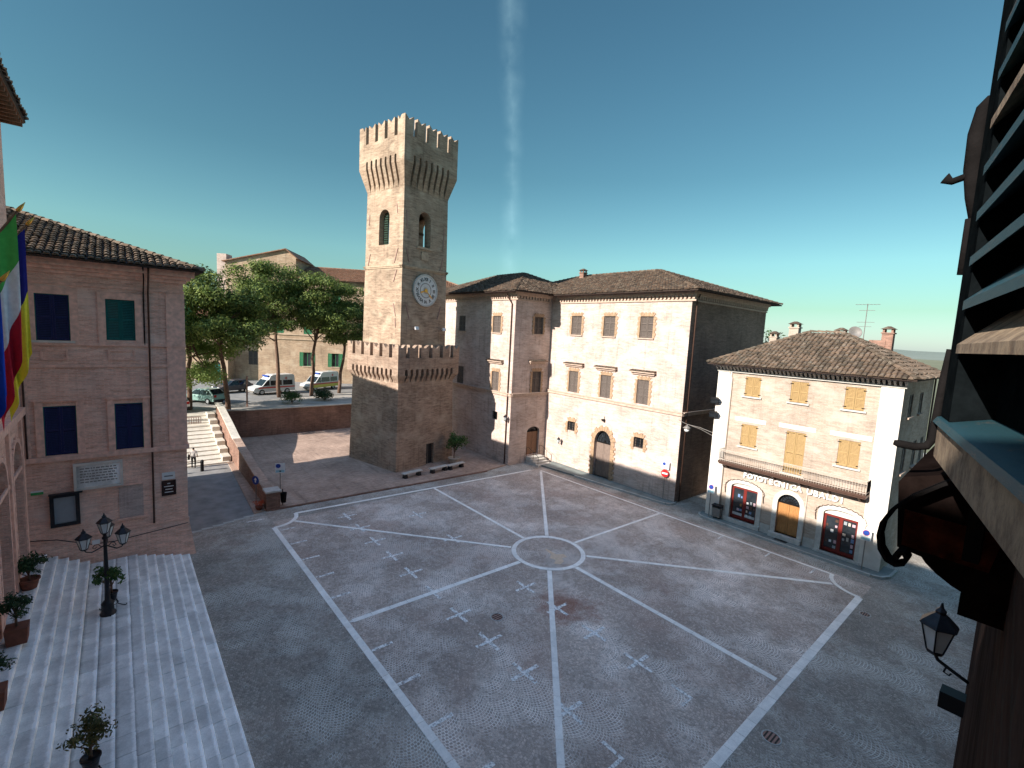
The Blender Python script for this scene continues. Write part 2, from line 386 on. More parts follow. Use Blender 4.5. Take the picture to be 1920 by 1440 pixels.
        if parent is not None: o.parent = parent
        if kind: o['kind'] = kind
        return o

def fix_normals(o):
    bm = bmesh.new(); bm.from_mesh(o.data); bmesh.ops.recalc_face_normals(bm, faces=bm.faces); bm.to_mesh(o.data); bm.free(); return o
def tag(o, label, cat, group=None):
    o['label'] = label; o['category'] = cat
    if group: o['group'] = group
    return o
def thing(name, label, cat, loc=(0, 0, 0), rz=0, group=None):
    o = bpy.data.objects.new(name, None); C.objects.link(o); o.location = loc; o.rotation_euler = (0, 0, rz)
    o.empty_display_size = .3
    return tag(o, label, cat, group)
def struct(o): o['kind'] = 'structure'; return o
def stuff(o): o['kind'] = 'stuff'; return o
def copy_tree(o, parent=None):
    c = o.copy(); C.objects.link(c); c.parent = parent
    for ch in list(o.children): copy_tree(ch, c)
    return c
def inst(src, name, parent, loc, rz=0, scale=None):
    c = bpy.data.objects.new(name, src.data); C.objects.link(c); c.parent = parent; c.location = loc; c.rotation_euler = (0, 0, rz)
    if scale: c.scale = scale
    return c
def text_mesh(s, size, depth, name='lettering', extra=0, spacing=1.0):
    cu = bpy.data.curves.new(name, 'FONT'); cu.body = s; cu.size = size; cu.extrude = depth; cu.offset = extra; cu.space_character = spacing
    cu.align_x = 'CENTER'; cu.align_y = 'CENTER'; cu.resolution_u = 2
    o = bpy.data.objects.new(name, cu); C.objects.link(o)
    dg = bpy.context.evaluated_depsgraph_get(); me = bpy.data.meshes.new_from_object(o.evaluated_get(dg))
    bpy.data.objects.remove(o); bpy.data.curves.remove(cu); return me

# wall sheet (front plane y=0, x along, z up) with rectangular or arched holes and reveals going inwards (+y)
def wall(mb, x0, x1, z0, z1, holes=(), depth=.3, fn=None):
    fn = fn or (lambda x, y, z: (x, y, z))
    xs = sorted({x0, x1, *[h[0] for h in holes], *[h[1] for h in holes]}); zs = sorted({z0, z1, *[h[2] for h in holes], *[h[3] for h in holes]})
    xs = [x for x in xs if x0 <= x <= x1]; zs = [z for z in zs if z0 <= z <= z1]
    for i in range(len(xs)-1):
        for j in range(len(zs)-1):
            cx, cz = (xs[i]+xs[i+1])/2, (zs[j]+zs[j+1])/2
            if any(h[0] < cx < h[1] and h[2] < cz < h[3] for h in holes): continue
            mb.add([fn(xs[i], 0, zs[j]), fn(xs[i+1], 0, zs[j]), fn(xs[i+1], 0, zs[j+1]), fn(xs[i], 0, zs[j+1])], [(0, 1, 2, 3)])
    for h in holes:
        a, b, c, d = h[:4]; rise = h[4] if len(h) > 4 else 0
        pts = [(a, c), (a, d-rise)]
        if rise:
            n = 12; mx, hw = (a+b)/2, (b-a)/2
            arc = [(mx-hw*math.cos(math.pi*k/n), d-rise+rise*math.sin(math.pi*k/n)) for k in range(n+1)]
            pts += arc[1:-1]
            for k in range(n):
                p, q = arc[k], arc[k+1]
                mb.add([fn(p[0], 0, p[1]), fn(q[0], 0, q[1]), fn(q[0], 0, d), fn(p[0], 0, d)], [(0, 1, 2, 3)])
        pts += [(b, d-rise), (b, c)]
        n = len(pts)
        for k in range(n):
            p, q = pts[k], pts[(k+1) % n]
            mb.add([fn(p[0], 0, p[1]), fn(p[0], depth, p[1]), fn(q[0], depth, q[1]), fn(q[0], 0, q[1])], [(0, 1, 2, 3)])
    return mb
def arch_poly(a, b, c, d, rise, n=12):
    if not rise: return [(a, c), (b, c), (b, d), (a, d)]
    mx, hw = (a+b)/2, (b-a)/2
    return [(a, c), (b, c)] + [(mx+hw*math.cos(math.pi*k/n), d-rise+rise*math.sin(math.pi*k/n)) for k in range(n+1)]
def FR(x, z, y): return (x, y, z)      # prism in facade plane: (u=x, v=z, w=y)

class Face:
    """a facade frame inside a thing: maps (x along, y inwards, z) to the thing's coordinates"""
    def __init__(s, ox=0, oy=0, ang=0): s.o = (ox, oy); s.c = math.cos(ang); s.s = math.sin(ang)
    def __call__(s, x, y, z): return (s.o[0]+x*s.c-y*s.s, s.o[1]+x*s.s+y*s.c, z)
    def fr(s, x, z, y): return s(x, y, z)

def slat_leaf(mb, F, x0, x1, z0, z1, y0=.02, t=.045, pitch=.075, midrails=1):
    fw = .075
    def bx(a, b, c, d, e, f): mb.hull8([F(a, c, e), F(b, c, e), F(b, d, e), F(a, d, e)], [F(a, c, f), F(b, c, f), F(b, d, f), F(a, d, f)])
    bx(x0, x0+fw, y0, y0+t, z0, z1); bx(x1-fw, x1, y0, y0+t, z0, z1)
    rails = [z0 + (z1-z0-fw)*k/(midrails+1) for k in range(midrails+2)]
    for z in rails: bx(x0+fw, x1-fw, y0+.003, y0+t-.003, z, z+fw)
    for k in range(midrails+1):
        a, b = rails[k]+fw, rails[k+1]; z = a
        while z < b-.02:
            mb.add([F(x0+fw, y0+.006, z), F(x1-fw, y0+.006, z), F(x1-fw, y0+t-.006, z+pitch*.8), F(x0+fw, y0+t-.006, z+pitch*.8)], [(0, 1, 2, 3)])
            z += pitch

def window(parent, F, x0, x1, z0, z1, mat, frame=None, depth=.12, closed=True, midrails=1, sill=True, sillmat=None, rise=0, name='window'):
    """window set back in its opening: frame (the part), pane, two louvred leaves, sill"""
    b = MB(); fw = .07
    for (a, c, d, e) in ((x0, x0+fw, z0, z1), (x1-fw, x1, z0, z1), (x0+fw, x1-fw, z0, z0+fw), (x0+fw, x1-fw, z1-fw, z1), ((x0+x1)/2-fw/2, (x0+x1)/2+fw/2, z0+fw, z1-fw)):
        b.hull8([F(a, depth, d), F(c, depth, d), F(c, depth+.06, d), F(a, depth+.06, d)], [F(a, depth, e), F(c, depth, e), F(c, depth+.06, e), F(a, depth+.06, e)])
    w = b.build(name, frame or mat, parent)
    b = MB(); b.add([F(x0, depth+.035, z0), F(x1, depth+.035, z0), F(x1, depth+.035, z1), F(x0, depth+.035, z1)], [(0, 1, 2, 3)]); b.build('pane', M['glass'], w)
    m = (x0+x1)/2
    if closed:
        for a, c in ((x0+.01, m-.006), (m+.006, x1-.01)):
            b = MB(); slat_leaf(b, F, a, c, z0+.02, z1-.02, depth-.07, midrails=midrails); b.build('shutter_leaf', mat, w)
    if sill:
        b = MB()
        b.hull8([F(x0-.15, -.12, z0-.1), F(x1+.15, -.12, z0-.1), F(x1+.15, .02, z0-.1), F(x0-.15, .02, z0-.1)], [F(x0-.15, -.12, z0-.003), F(x1+.15, -.12, z0-.003), F(x1+.15, .02, z0-.003), F(x0-.15, .02, z0-.003)])
        b.build('sill', sillmat or M['trim'], w)
    return w

def fbox(mb, F, x0, x1, y0, y1, z0, z1):
    return mb.hull8([F(x0, y0, z0), F(x1, y0, z0), F(x1, y1, z0), F(x0, y1, z0)], [F(x0, y0, z1), F(x1, y0, z1), F(x1, y1, z1), F(x0, y1, z1)])

def quoins(mb, F, x0, x1, z0, z1, w=.3, p=.06, rise=0, n=None, fan=True):
    """rusticated block surround: alternate long and short blocks on both sides, wedge blocks over the top"""
    h = .21; k = 0; z = z0
    zt = z1-rise
    while z < zt-.05:
        e = min(z+h, zt); ww = w if k % 2 else w*.68
        fbox(mb, F, x0-ww, x0, -p, 0, z+.008, e-.008); fbox(mb, F, x1, x1+ww, -p, 0, z+.008, e-.008); z = e; k += 1
    m, hw = (x0+x1)/2, (x1-x0)/2; n = n or 9
    for i in range(n):
        if rise:
            t0, t1 = math.pi*i/n+.01, math.pi*(i+1)/n-.01; q = w if i % 2 else w*.75
            pol = [(m-hw*math.cos(t0), zt+rise*math.sin(t0)), (m-hw*math.cos(t1), zt+rise*math.sin(t1)), (m-(hw+q)*math.cos(t1), zt+(rise+q)*math.sin(t1)), (m-(hw+q)*math.cos(t0), zt+(rise+q)*math.sin(t0))]
        else:
            a, c = x0+(x1-x0)*i/n+.006, x0+(x1-x0)*(i+1)/n-.006; q = w*1.15 if i % 2 else w*.9
            sp = 1.28; pol = [(a, z1), (c, z1), (m+(c-m)*sp, z1+q), (m+(a-m)*sp, z1+q)]
        mb.prism(pol, F.fr, -p, 0)

# ------------------------------------------------------------------ roofs of pantiles
def tiles_on(mb, O, e, up, poly, pitch=.25, row=.42, rnd=None):
    """rounded tiles laid over the convex polygon poly (coords along e and up from O)"""
    rnd = rnd or random.Random(3)
    O, e, up = Vector(O), Vector(e).normalized(), Vector(up).normalized(); n = e.cross(up).normalized()
    if n.z < 0: n = -n
    def inside(a, b):
        s = 0
        for i in range(len(poly)):
            (ax, ay), (bx, by) = poly[i], poly[(i+1) % len(poly)]
            cr = (bx-ax)*(b-ay)-(by-ay)*(a-ax)
            if cr < -1e-6: return False
        return True
    amin, amax = min(p[0] for p in poly), max(p[0] for p in poly); bmax = max(p[1] for p in poly)
    na = int((amax-amin)/pitch); nb = int(bmax/row)+1
    for i in range(na+1):
        a = amin+pitch*(i+.5)
        for j in range(nb):
            b = row*j
            if not inside(a, b+row*.5): continue
            ja, jz, jb = rnd.uniform(-.02, .02), rnd.uniform(-.012, .02), rnd.uniform(-.04, .04)
            r0, r1 = pitch*.47, pitch*.38; vs = []
            for (bb, r, lift) in ((b+jb, r0, .055), (b+row*1.12+jb, r1, .0)):
                for k in range(5):
                    t = math.pi*k/4
                    vs.append(O + e*(a+ja-math.cos(t)*r) + up*bb + n*(math.sin(t)*r*.8+lift+jz))
            mb.add(vs, [(k, k+1, 6+k, 5+k) for k in range(4)] + [(4, 3, 2, 1, 0)])
def under_roof(mb, pts, th=.1):
    pts = [Vector(p) for p in pts]; n = (pts[1]-pts[0]).cross(pts[2]-pts[0]).normalized()
    if n.z < 0: n = -n
    k = len(pts); mb.add(pts + [p-n*th for p in pts], [tuple(range(k)), tuple(range(2*k-1, k-1, -1))] + [(i, (i+1) % k, k+(i+1) % k, k+i) for i in range(k)])
def ridge_line(mb, a, b, r=.13, seg=.45):
    a, b = Vector(a), Vector(b); L = (b-a).length; d = (b-a)/L; n = max(1, int(L/seg)); s = d.cross(Vector((0, 0, 1))).normalized(); u = s.cross(d)
    if u.z < 0: u = -u
    for i in range(n):
        p, q = a+d*(L*i/n), a+d*(L*(i+1.1)/n); vs = []
        for pt, rr, lf in ((p, r*1.08, .06), (q, r*.9, .03)):
            for k in range(6):
                t = math.pi*k/5; vs.append(pt + s*(-math.cos(t)*rr) + u*(math.sin(t)*rr+lf))
        mb.add(vs, [(k, k+1, 7+k, 6+k) for k in range(5)] + [(5, 4, 3, 2, 1, 0)])
def hip_roof(parent, x0, x1, y0, y1, z, rise, mat, under_, hip=(1, 1, 1, 1), pitch=.25, inset=None, name='roof', gable_mat=None):
    """rectangular hip roof in parent's coordinates; ridge runs along the long side"""
    W, D = x1-x0, y1-y0; top = z+rise
    if W >= D:
        h = D/2; i0, i1 = inset or (h, h); A, B = Vector((x0+i0, (y0+y1)/2, top)), Vector((x1-i1, (y0+y1)/2, top))
        planes = [([(x0, y0, z), (x1, y0, z), B, A]), ([(x1, y1, z), (x0, y1, z), A, B]), ([(x1, y0, z), (x1, y1, z), B]), ([(x0, y1, z), (x0, y0, z), A])]
    else:
        h = W/2; i0, i1 = inset or (h, h); A, B = Vector(((x0+x1)/2, y0+i0, top)), Vector(((x0+x1)/2, y1-i1, top))
        planes = [([(x1, y0, z), (x1, y1, z), B, A]), ([(x0, y1, z), (x0, y0, z), A, B]), ([(x0, y0, z), (x1, y0, z), A]), ([(x1, y1, z), (x0, y1, z), B])]
    ub = MB(); tb = MB(); rnd = random.Random(11)
    for pl in planes:
        pl = [Vector(p) for p in pl]
        under_roof(ub, pl)
        e = (pl[1]-pl[0]).normalized(); n = e.cross(pl[2]-pl[0]).normalized(); up = n.cross(e).normalized()
        if up.z < 0: up = -up
        poly = [((p-pl[0]).dot(e), (p-pl[0]).dot(up)) for p in pl]
        tiles_on(tb, pl[0]-up*.06, e, up, poly, pitch, rnd=rnd)
    for a, b in (((x0, y0, z), A), ((x0, y1, z), A if W >= D else B), ((x1, y1, z), B), ((x1, y0, z), B if W >= D else A)): ridge_line(tb, a, b)
    if (B-A).length > .3: ridge_line(tb, A, B)
    r = ub.build(name, M['eave_wood'], parent); tb.build('roof_tiles', mat, r, kind='stuff')
    return r, A, B

# ================================================================== SETTING
def sheet(name, pts, z, mat, parent=None):
    b = MB(); b.add([(x, y, z) for x, y in pts], [tuple(range(len(pts)))]); o = b.build(name, mat, parent); return o
t = NT('dry_fields'); p_ = t.pos()
t.col(t.mix(t.noise(p_, .004, 6), (.10, .12, .06), (.22, .20, .12))); t.rough(.95)
M['field'] = t.m
struct(sheet('terrain', [(4500*math.cos(2*math.pi*k/48), 4500*math.sin(2*math.pi*k/48)) for k in range(48)], -.06, M['field']))
piazza = struct(sheet('piazza', [(-70, -70), (60, -70), (60, 75), (-70, 75)], 0, M['cobble']))

# far hills beyond the roofs
def hills():
    b = MB(); n = 90; rows = 8; vs = []
    rnd = random.Random(5)
    ph = [rnd.uniform(0, 6) for _ in range(6)]
    for i in range(n+1):
        a = R(-40)+R(130)*i/n
        for j in range(rows):
            r = 1500+320*j
            h = (j/(rows-1))**.8*(52+22*math.sin(a*7+ph[0])+14*math.sin(a*17+ph[1])+7*math.sin(a*37+ph[2]))
            vs.append((r*math.cos(a), r*math.sin(a), h-2))
    b.add(vs, [(i*rows+j, (i+1)*rows+j, (i+1)*rows+j+1, i*rows+j+1) for i in range(n) for j in range(rows-1)])
    t = NT('far_hills'); p = t.pos(); t.col(t.mix(t.noise(p, .006, 6, .6), (.10, .14, .11), (.26, .27, .22))); t.rough(1)
    struct(b.build('hills', t.m, smooth=True))
hills()

# ---- white stone lines of the piazza, slab by slab (children of the piazza)
def line_slabs(a, b, w, z=.006, L=.85, name='marking_slab'):
    a, b = Vector((*a, 0)), Vector((*b, 0)); d = b-a; n = max(1, round(d.length/L)); ang = math.atan2(d.y, d.x)
    key = (round(d.length/n, 3), w)
    if key not in SLAB:
        l = d.length/n-.012; m = MB(); m.bbox(-l/2, l/2, -w/2, w/2, -.02, .006, .004); o = m.build(name, M['marking'], piazza)
        SLAB[key] = o.data; C.objects.unlink(o); bpy.data.objects.remove(o)
    for i in range(n):
        p = a + d*((i+.5)/n); o = bpy.data.objects.new(name, SLAB[key]); C.objects.link(o); o.parent = piazza
        o.location = (p.x, p.y, z+random.uniform(-.001, .0015)); o.rotation_euler = (0, 0, ang)
SLAB = {}
RC = 1.7
def arc_slabs(c, r, t0, t1, w, n):
    for i in range(n):
        a0, a1 = t0+(t1-t0)*i/n, t0+(t1-t0)*(i+1)/n; g = .006/r
        m = MB(); vs = []
        for a in (a0+g, (a0+a1)/2, a1-g):
            for rr in (r-w/2, r+w/2): vs.append((c[0]+rr*math.cos(a), c[1]+rr*math.sin(a)))
        m.add([(x, y, .012) for x, y in vs]+[(x, y, -.02) for x, y in vs], [(0, 1, 3, 2), (2, 3, 5, 4), (1, 7, 9, 3), (3, 9, 11, 5), (0, 2, 8, 6), (2, 4, 10, 8), (0, 6, 7, 1), (4, 5, 11, 10)])
        fix_normals(m.build('marking_slab', M['marking'], piazza))
line_slabs((-11.83, 11.75), (-11.72, -13.0), .27)
line_slabs((-10.15, 13.42), (10.2, 12.72), .22)
line_slabs((10.9, 12.2), (11.5, -10.95), .17)
line_slabs((9.8, -12.66), (-11.4, -12.74), .32)
arc_slabs((-11.85, 13.45), RC, R(-90), R(0), .24, 4)
arc_slabs((11.55, -12.7), RC, R(90), R(180), .20, 4)
arc_slabs((0, 0), 2.02, 0, 2*math.pi, .26, 16)
def spoke(p, w=.27):
    w *= .86
    v = Vector((*p, 0)); u = v.normalized()*2.18; line_slabs((u.x, u.y), p, w)
spoke((.05, 12.9), .24); spoke((10.7, 11.9), .26); spoke((11.1, -.25), .22); spoke((10.25, -11.35), .25)
spoke((-.12, -12.42), .3); spoke((-11.6, -12.5), .28); spoke((-11.5, .15), .3); spoke((-10.55, 12.15), .22)
# worn parking marks painted on the cobbles
t = NT('worn_white_paint'); p_ = t.pos()
al = t.ramp(t.noise(p_, 7.5, 6, .75), [(.38, 0.0), (.53, 1.0)])
t.col((.90, .88, .84)); t.rough(.8); t.l(al, t.b.inputs['Alpha']); M['paint'] = t.m
def mark(segs):
    b = MB()
    for (x0, y0, x1, y1) in segs:
        b.add([(x0, y0, .009+.0006*len(b.f)), (x1, y0, .009+.0006*len(b.f)), (x1, y1, .009+.0006*len(b.f)), (x0, y1, .009+.0006*len(b.f))], [(0, 1, 2, 3)])
    b.build('parking_mark', M['paint'], piazza)
YS = [11.15-2.205*k for k in range(11)]
for k, y in enumerate(YS):
    mark([(-11.62, y-.08, -10.75, y+.08)])
    for x in (-7.6, -3.63):
        if (x, k) in ((-3.63, 0), (-3.63, 2), (-3.63, 4), (-3.63, 5)): continue
        if k == 10: mark([(x-.6, y-.06, x+.06, y+.06), (x-.06, y, x+.06, y+.75)])
        else: mark([(x-.62, y-.08, x+.66, y+.08), (x-.08, y-.65, x+.08, y+.65)])
for y in (-4.9, -7.8, -10.2): mark([(10.5, y-.05, 11.35, y+.05)])
mark([(-13.0, 13.4, -12.0, 13.55)])
# patch of sandy stones in the middle of the circle
b = MB(); b.add([(x, y, .010) for x, y in [(-.75, -1.2), (-.35, -.95), (-.5, -.6), (-.1, -.35), (.05, .35), (.18, .35), (.15, -.5), (.55, -.7), (.45, -1.1), (.1, -1.0), (-.1, -1.35), (-.5, -1.45)]], [tuple(range(12))])
M['sand'] = plain('sandy_patch', (.70, .53, .38), .9, var=.3, scale=9)
b.build('sandy_patch', M['sand'], piazza)
# rusty stain patch and manholes
def manhole(x, y, r, mat, label):
    b = MB(); b.ring(r*.86, r, -.02, .014, 20, (x, y)); o = b.build('manhole', M['kerb']); tag(o, label, 'manhole', 'manholes in the cobbles')
    b = MB(); b.lathe([(r*.85, -.02), (r*.85, .008)], 20, (x, y, 0))
    c = b.build('cover', mat, o)
    for k in range(4):
        b = MB(); q = (k-1.5)*r*.38; h = math.sqrt((r*.8)**2-q*q); b.box(x-h, x+h, y+q-.025, y+q+.025, .008, .0125); b.build('slot', M['black'], c)
M['rust'] = plain('rusty_iron', (.38, .24, .20), .8, .2, .3, 8)
manhole(-3.06, -13.38, .30, M['rust'], 'round reddish manhole with four slots outside the white border line')
manhole(8.21, -13.27, .24, M['rust'], 'small dark manhole near the right corner of the white border')
manhole(-6.31, -3.2, .30, M['rust'], 'brown manhole between the spokes left of the circle')

# ---- brick paved platform under the tower
b = MB(); plat = [(-11.35, 14.75), (6.3, 14.5), (9.3, 15.1), (9.3, 30), (9.3, 38.5), (-11.2, 38.5)]
b.prism(plat, lambda u, v, w: (u, v, w), -.05, .09); platform = struct(b.build('brick_platform', M['brick_pave']))
for k in range(34):
    x0 = -11.3+k*.52; b = MB(); y = 14.75-.25*(x0+11.35)/17.65
    b.bbox(x0+.006, x0+.514, y-.16, y-.002, -.04, .10, .012); b.build('kerb_brick', M['brick_old'], platform)

# ---- road, brick strip and broad steps on the left
road = struct(sheet('road', [(-16.2, 13.3), (-12.35, 14.6), (-11.75, 27.8), (-16.2, 27.8)], .006, M['asphalt']))
b = MB(); b.prism([(-12.35, 14.6), (-11.5, 14.9), (-11.1, 28), (-11.75, 28)], lambda u, v, w: (u, v, w), -.02, .08); struct(b.build('brick_strip', M['brick_pave']))
for k in range(6):
    b = MB(); x0 = -15.9+k*.58; b.bbox(x0+.01, x0+.57, 13.43+.33*k*.5, 13.68+.33*k*.5, -.02, .014, .005); b.build('threshold_stone', M['kerb'], road)
M['step_stone'] = stone_mat('pale_step_stone', (.64, .59, .50), .22, 2.2, .85, .08)
NST = 13; steps_far = thing('broad_steps', 'broad pale steps climbing beside the brick parapet towards the parked cars', 'steps', (-13.6, 28, 0))
for k in range(NST):
    y = 28+.78*k; z = 2.8*(k+1)/NST; sk = .05*k
    zr = 2.8/NST; b = MB(); b.hull8([(-3.4, y-28, z-.8), (2.0+sk, y-28, z-.8), (2.0+sk, y-28+.80, z-.8), (-3.4, y-28+.80, z-.8)], [(-3.4, y-28, z-zr*.58), (2.0+sk, y-28, z-zr*.58), (2.0+sk, y-28+.80, z), (-3.4, y-28+.80, z)]); b.build('step', M['step_stone'], steps_far)
# upper terrace with the parked vehicles
b = MB()
ter = [(-40, 38.1), (-10.9, 38.1), (-9.6, 37.4), (-6.5, 37.0), (-3.3, 37.2), (2.7, 37.3), (9.0, 38.4), (9.0, 48), (40, 60), (60, 120), (-40, 120)]
b.prism(ter, lambda u, v, w: (u, v, w), -.05, 2.8)
M['terrace'] = plain('pale_terrace_paving', (.40, .37, .33), .9, var=.3, scale=.8)
struct(b.build('terrace', M['terrace']))
asph = sheet('terrace_road', [(-40, 41.5), (-14, 41.5), (-4, 45), (9, 48.5), (20, 54), (30, 95), (-40, 95)], 2.806, M['asphalt']); struct(asph)

# curved retaining wall of the terrace
rw = thing('retaining_wall', 'dark brick retaining wall curving below the pine trees', 'wall', (-3, 37, 0))
pts = [(-11.2, 37.6), (-9.8, 37.25), (-8.6, 36.95), (-6.5, 36.85), (-3.3, 36.95), (0, 37.0), (2.7, 37.1), (6, 37.6), (9.2, 38.3)]
b = MB()
for (a, c) in zip(pts[:-1], pts[1:]):
    b.hull8([(a[0]+3, a[1]-37, 0), (c[0]+3, c[1]-37, 0), (c[0]+3, c[1]+.35-37, 0), (a[0]+3, a[1]+.35-37, 0)], [(a[0]+3, a[1]-37+.06, 2.95), (c[0]+3, c[1]-37+.06, 2.95), (c[0]+3, c[1]+.4-37, 2.95), (a[0]+3, a[1]+.4-37, 2.95)])
b.build('wall', M['brick_old'], rw)
for (a, c) in zip(pts[:-1], pts[1:]):
    n = max(1, round(math.dist(a, c)/.9))
    for i in range(n):
        p = [a[0]+(c[0]-a[0])*i/n, a[1]+(c[1]-a[1])*i/n]; q = [a[0]+(c[0]-a[0])*(i+1)/n, a[1]+(c[1]-a[1])*(i+1)/n]
        b = MB(); b.hull8([(p[0]+3.01, p[1]-37.04, 2.952), (q[0]+2.99, q[1]-37.04, 2.952), (q[0]+2.99, q[1]-36.55, 2.952), (p[0]+3.01, p[1]-36.55, 2.952)], [(p[0]+3.01, p[1]-37.04, 3.06), (q[0]+2.99, q[1]-37.04, 3.06), (q[0]+2.99, q[1]-36.55, 3.06), (p[0]+3.01, p[1]-36.55, 3.06)])
        b.build('coping_stone', M['step_stone'], rw)

# sloping parapet wall between the road and the platform
pw = thing('parapet_wall', 'long brick parapet wall rising beside the road to the steps', 'wall', (-11.2, 20, 0))
prof = [(15.2, 1.12), (20, 1.42), (24.4, 1.85), (28, 2.25), (30.5, 2.75), (33, 3.15), (35.5, 3.55), (37.8, 3.75)]
PWX = lambda y: -11.3+.012*(y-15)
b = MB()
for (y0, z0), (y1, z1) in zip(prof[:-1], prof[1:]):
    b.hull8([(PWX(y0)+11.2-.22, y0-20, 0), (PWX(y0)+11.2+.22, y0-20, 0), (PWX(y1)+11.2+.22, y1-20, 0), (PWX(y1)+11.2-.22, y1-20, 0)],
            [(PWX(y0)+11.2-.2, y0-20, z0), (PWX(y0)+11.2+.2, y0-20, z0), (PWX(y1)+11.2+.2, y1-20, z1), (PWX(y1)+11.2-.2, y1-20, z1)])
b.build('wall', M['brick_old'], pw)
def zz(y):
    for (y0, z0), (y1, z1) in zip(prof[:-1], prof[1:]):
        if y0 <= y <= y1: return z0+(z1-z0)*(y-y0)/(y1-y0)
    return prof[-1][1]
y = 15.2
while y < 37.6:
    e = min(y+1.0, 37.8); m = M['brick_pave'] if y < 27 else M['step_stone']; b = MB()
    x0, x1 = PWX(y)+11.2, PWX(e)+11.2; g = .006
    b.hull8([(x0-.3, y-20+g, zz(y)+.002), (x0+.3, y-20+g, zz(y)+.002), (x1+.3, e-20-g, zz(e)+.002), (x1-.3, e-20-g, zz(e)+.002)], [(x0-.3, y-20+g, zz(y)+.11), (x0+.3, y-20+g, zz(y)+.11), (x1+.3, e-20-g, zz(e)+.11), (x1-.3, e-20-g, zz(e)+.11)])
    b.build('coping_stone', m, pw); y = e
b = MB(); b.box(-.42, .42, -5.35, -4.55, 0, 1.22); b.build('end_pillar', M['brick_old'], pw)
b = MB(); b.bbox(-.48, .48, -5.42, -4.48, 1.222, 1.34, .02); b.build('pillar_cap', M['travertine'], pw)
# stepped stringer between the steps and the parapet
for k in range(7):
    y0 = 28.2+1.4*k; z = .5+.4*k; b = MB(); b.bbox(-.9-.0, -.25, y0-20, y0-20+1.395, z-.9, z+.02, .02); b.build('stringer_block', M['step_stone'], pw)

# ---- pavements with kerbs
def pavement(name, poly, kerb, z=.13):
    b = MB(); b.prism(poly, lambda u, v, w: (u, v, w), -.05, z); o = struct(b.build(name, M['sidewalk']))
    for a, c in zip(kerb[:-1], kerb[1:]):
        d = Vector((c[0]-a[0], c[1]-a[1], 0)); n = max(1, round(d.length/.95)); nn = Vector((d.y, -d.x, 0)).normalized()*.13
        for i in range(n):
            p = Vector((*a, 0))+d*(i/n)+d.normalized()*.005; q = Vector((*a, 0))+d*((i+1)/n)-d.normalized()*.005; b = MB()
            b.hull8([(p.x, p.y, -.05), (p.x+nn.x, p.y+nn.y, -.05), (q.x+nn.x, q.y+nn.y, -.05), (q.x, q.y, -.05)], [(p.x, p.y, z+.008), (p.x+nn.x, p.y+nn.y, z+.008), (q.x+nn.x, q.y+nn.y, z+.008), (q.x, q.y, z+.008)])
            fix_normals(b.build('kerb_stone', M['kerb'], o))
    return o
kA = [(11.9, 13.4), (12.35, 9.2), (13.1, 1.2), (13.2, .55), (13.45, .3), (13.9, .2)]
pavement('pavement', [(14.2, 13.6)] + kA + [(14.2, .2)], kA[1:][::1])
kB = [(13.75, -2.0), (13.35, -2.15), (13.18, -2.5), (13.12, -7), (13.12, -12.4), (13.3, -12.8), (13.8, -13.05), (15, -13.1)]
pavement('pavement', [(14.2, -1.9)] + kB + [(15, -12.4)], kB)

# ================================================================== TOWER
TW = thing('clock_tower', 'tall square brick clock tower with swallowtail battlements', 'tower', (1.75, 21.96, 0), .22)
def s_low(z): return 3.42-.16*min(z, 9)/7.6
def s_up(z): return 2.68-.155*(z-9)/15
SIDES = [Face(0, 0, 0), Face(0, 0, R(-90)), Face(0, 0, R(180)), Face(0, 0, R(90))]     # -y (clock), -x (sunlit), +y, +x
class Taper:
    """side of a tapering square shaft: x along (at reference half width 1), y inwards from the face"""
    def __init__(s, f, sf): s.f = f; s.sf = sf
    def __call__(s, x, y, z): return s.f(x, -s.sf(z)+y, z)
    def fr(s, x, z, y): return s(x, y, z)
def taper_wall(sf, z0, z1, holes_by_side, mat, name, depth=.5):
    for k, f in enumerate(SIDES):
        b = MB(); T = Taper(f, sf)
        # corners follow the taper: x is scaled by the half width
        def fn(x, y, z, T=T, sf=sf):
            if abs(abs(x)-1) < 1e-9: return T(math.copysign(sf(z), x), y, z)
            return T(x, y, z)
        hs = holes_by_side.get(k, [])
        xs = [h for h in hs]
        # split in bands so that the taper stays straight
        b2 = MB()
        wall(b2, -1, 1, z0, z1, [], depth, fn) if not hs else wall_wide(b2, sf, z0, z1, hs, depth, fn)
        b2.build(name, mat, TW)
def wall_wide(b, sf, z0, z1, holes, depth, fn):
    # like wall() but with the outer x bounds at +-1 standing for the tapering corners
    zs = sorted({z0, z1, *[h[2] for h in holes], *[h[3] for h in holes]}); xs = [-1] + sorted({*[h[0] for h in holes], *[h[1] for h in holes]}) + [1]
    key = lambda i: xs[i]
    for i in range(len(xs)-1):
        for j in range(len(zs)-1):
            a, c = xs[i], xs[i+1]
            if i > 0 and i < len(xs)-2:
                cx, cz = (a+c)/2, (zs[j]+zs[j+1])/2
                if any(h[0] < cx < h[1] and h[2] < cz < h[3] for h in holes): continue
            def P(x, z, edge): return fn(x, 0, z) if not edge else fn(x, 0, z)
            b.add([fn(a, 0, zs[j]), fn(c, 0, zs[j]), fn(c, 0, zs[j+1]), fn(a, 0, zs[j+1])], [(0, 1, 2, 3)])
    for h in holes:
        bb = MB(); wall(bb, h[0], h[1], h[2], h[3], [h], depth, fn); b.add(bb.v, bb.f)
HX = .97   # avoid holes touching the +-1 code
taper_wall(s_low, 0, 9.3, {0: [(.05, .95, 0, 2.05)]}, M['brick_towerlow'], 'base_wall')
bell = {0: [(-.86, .52, 19.6, 22.6, .69)], 1: [(-.7, .7, 19.6, 22.6, .7)], 2: [(-.7, .7, 19.6, 22.6, .7)], 3: [(-.7, .7, 19.6, 22.6, .7)]}
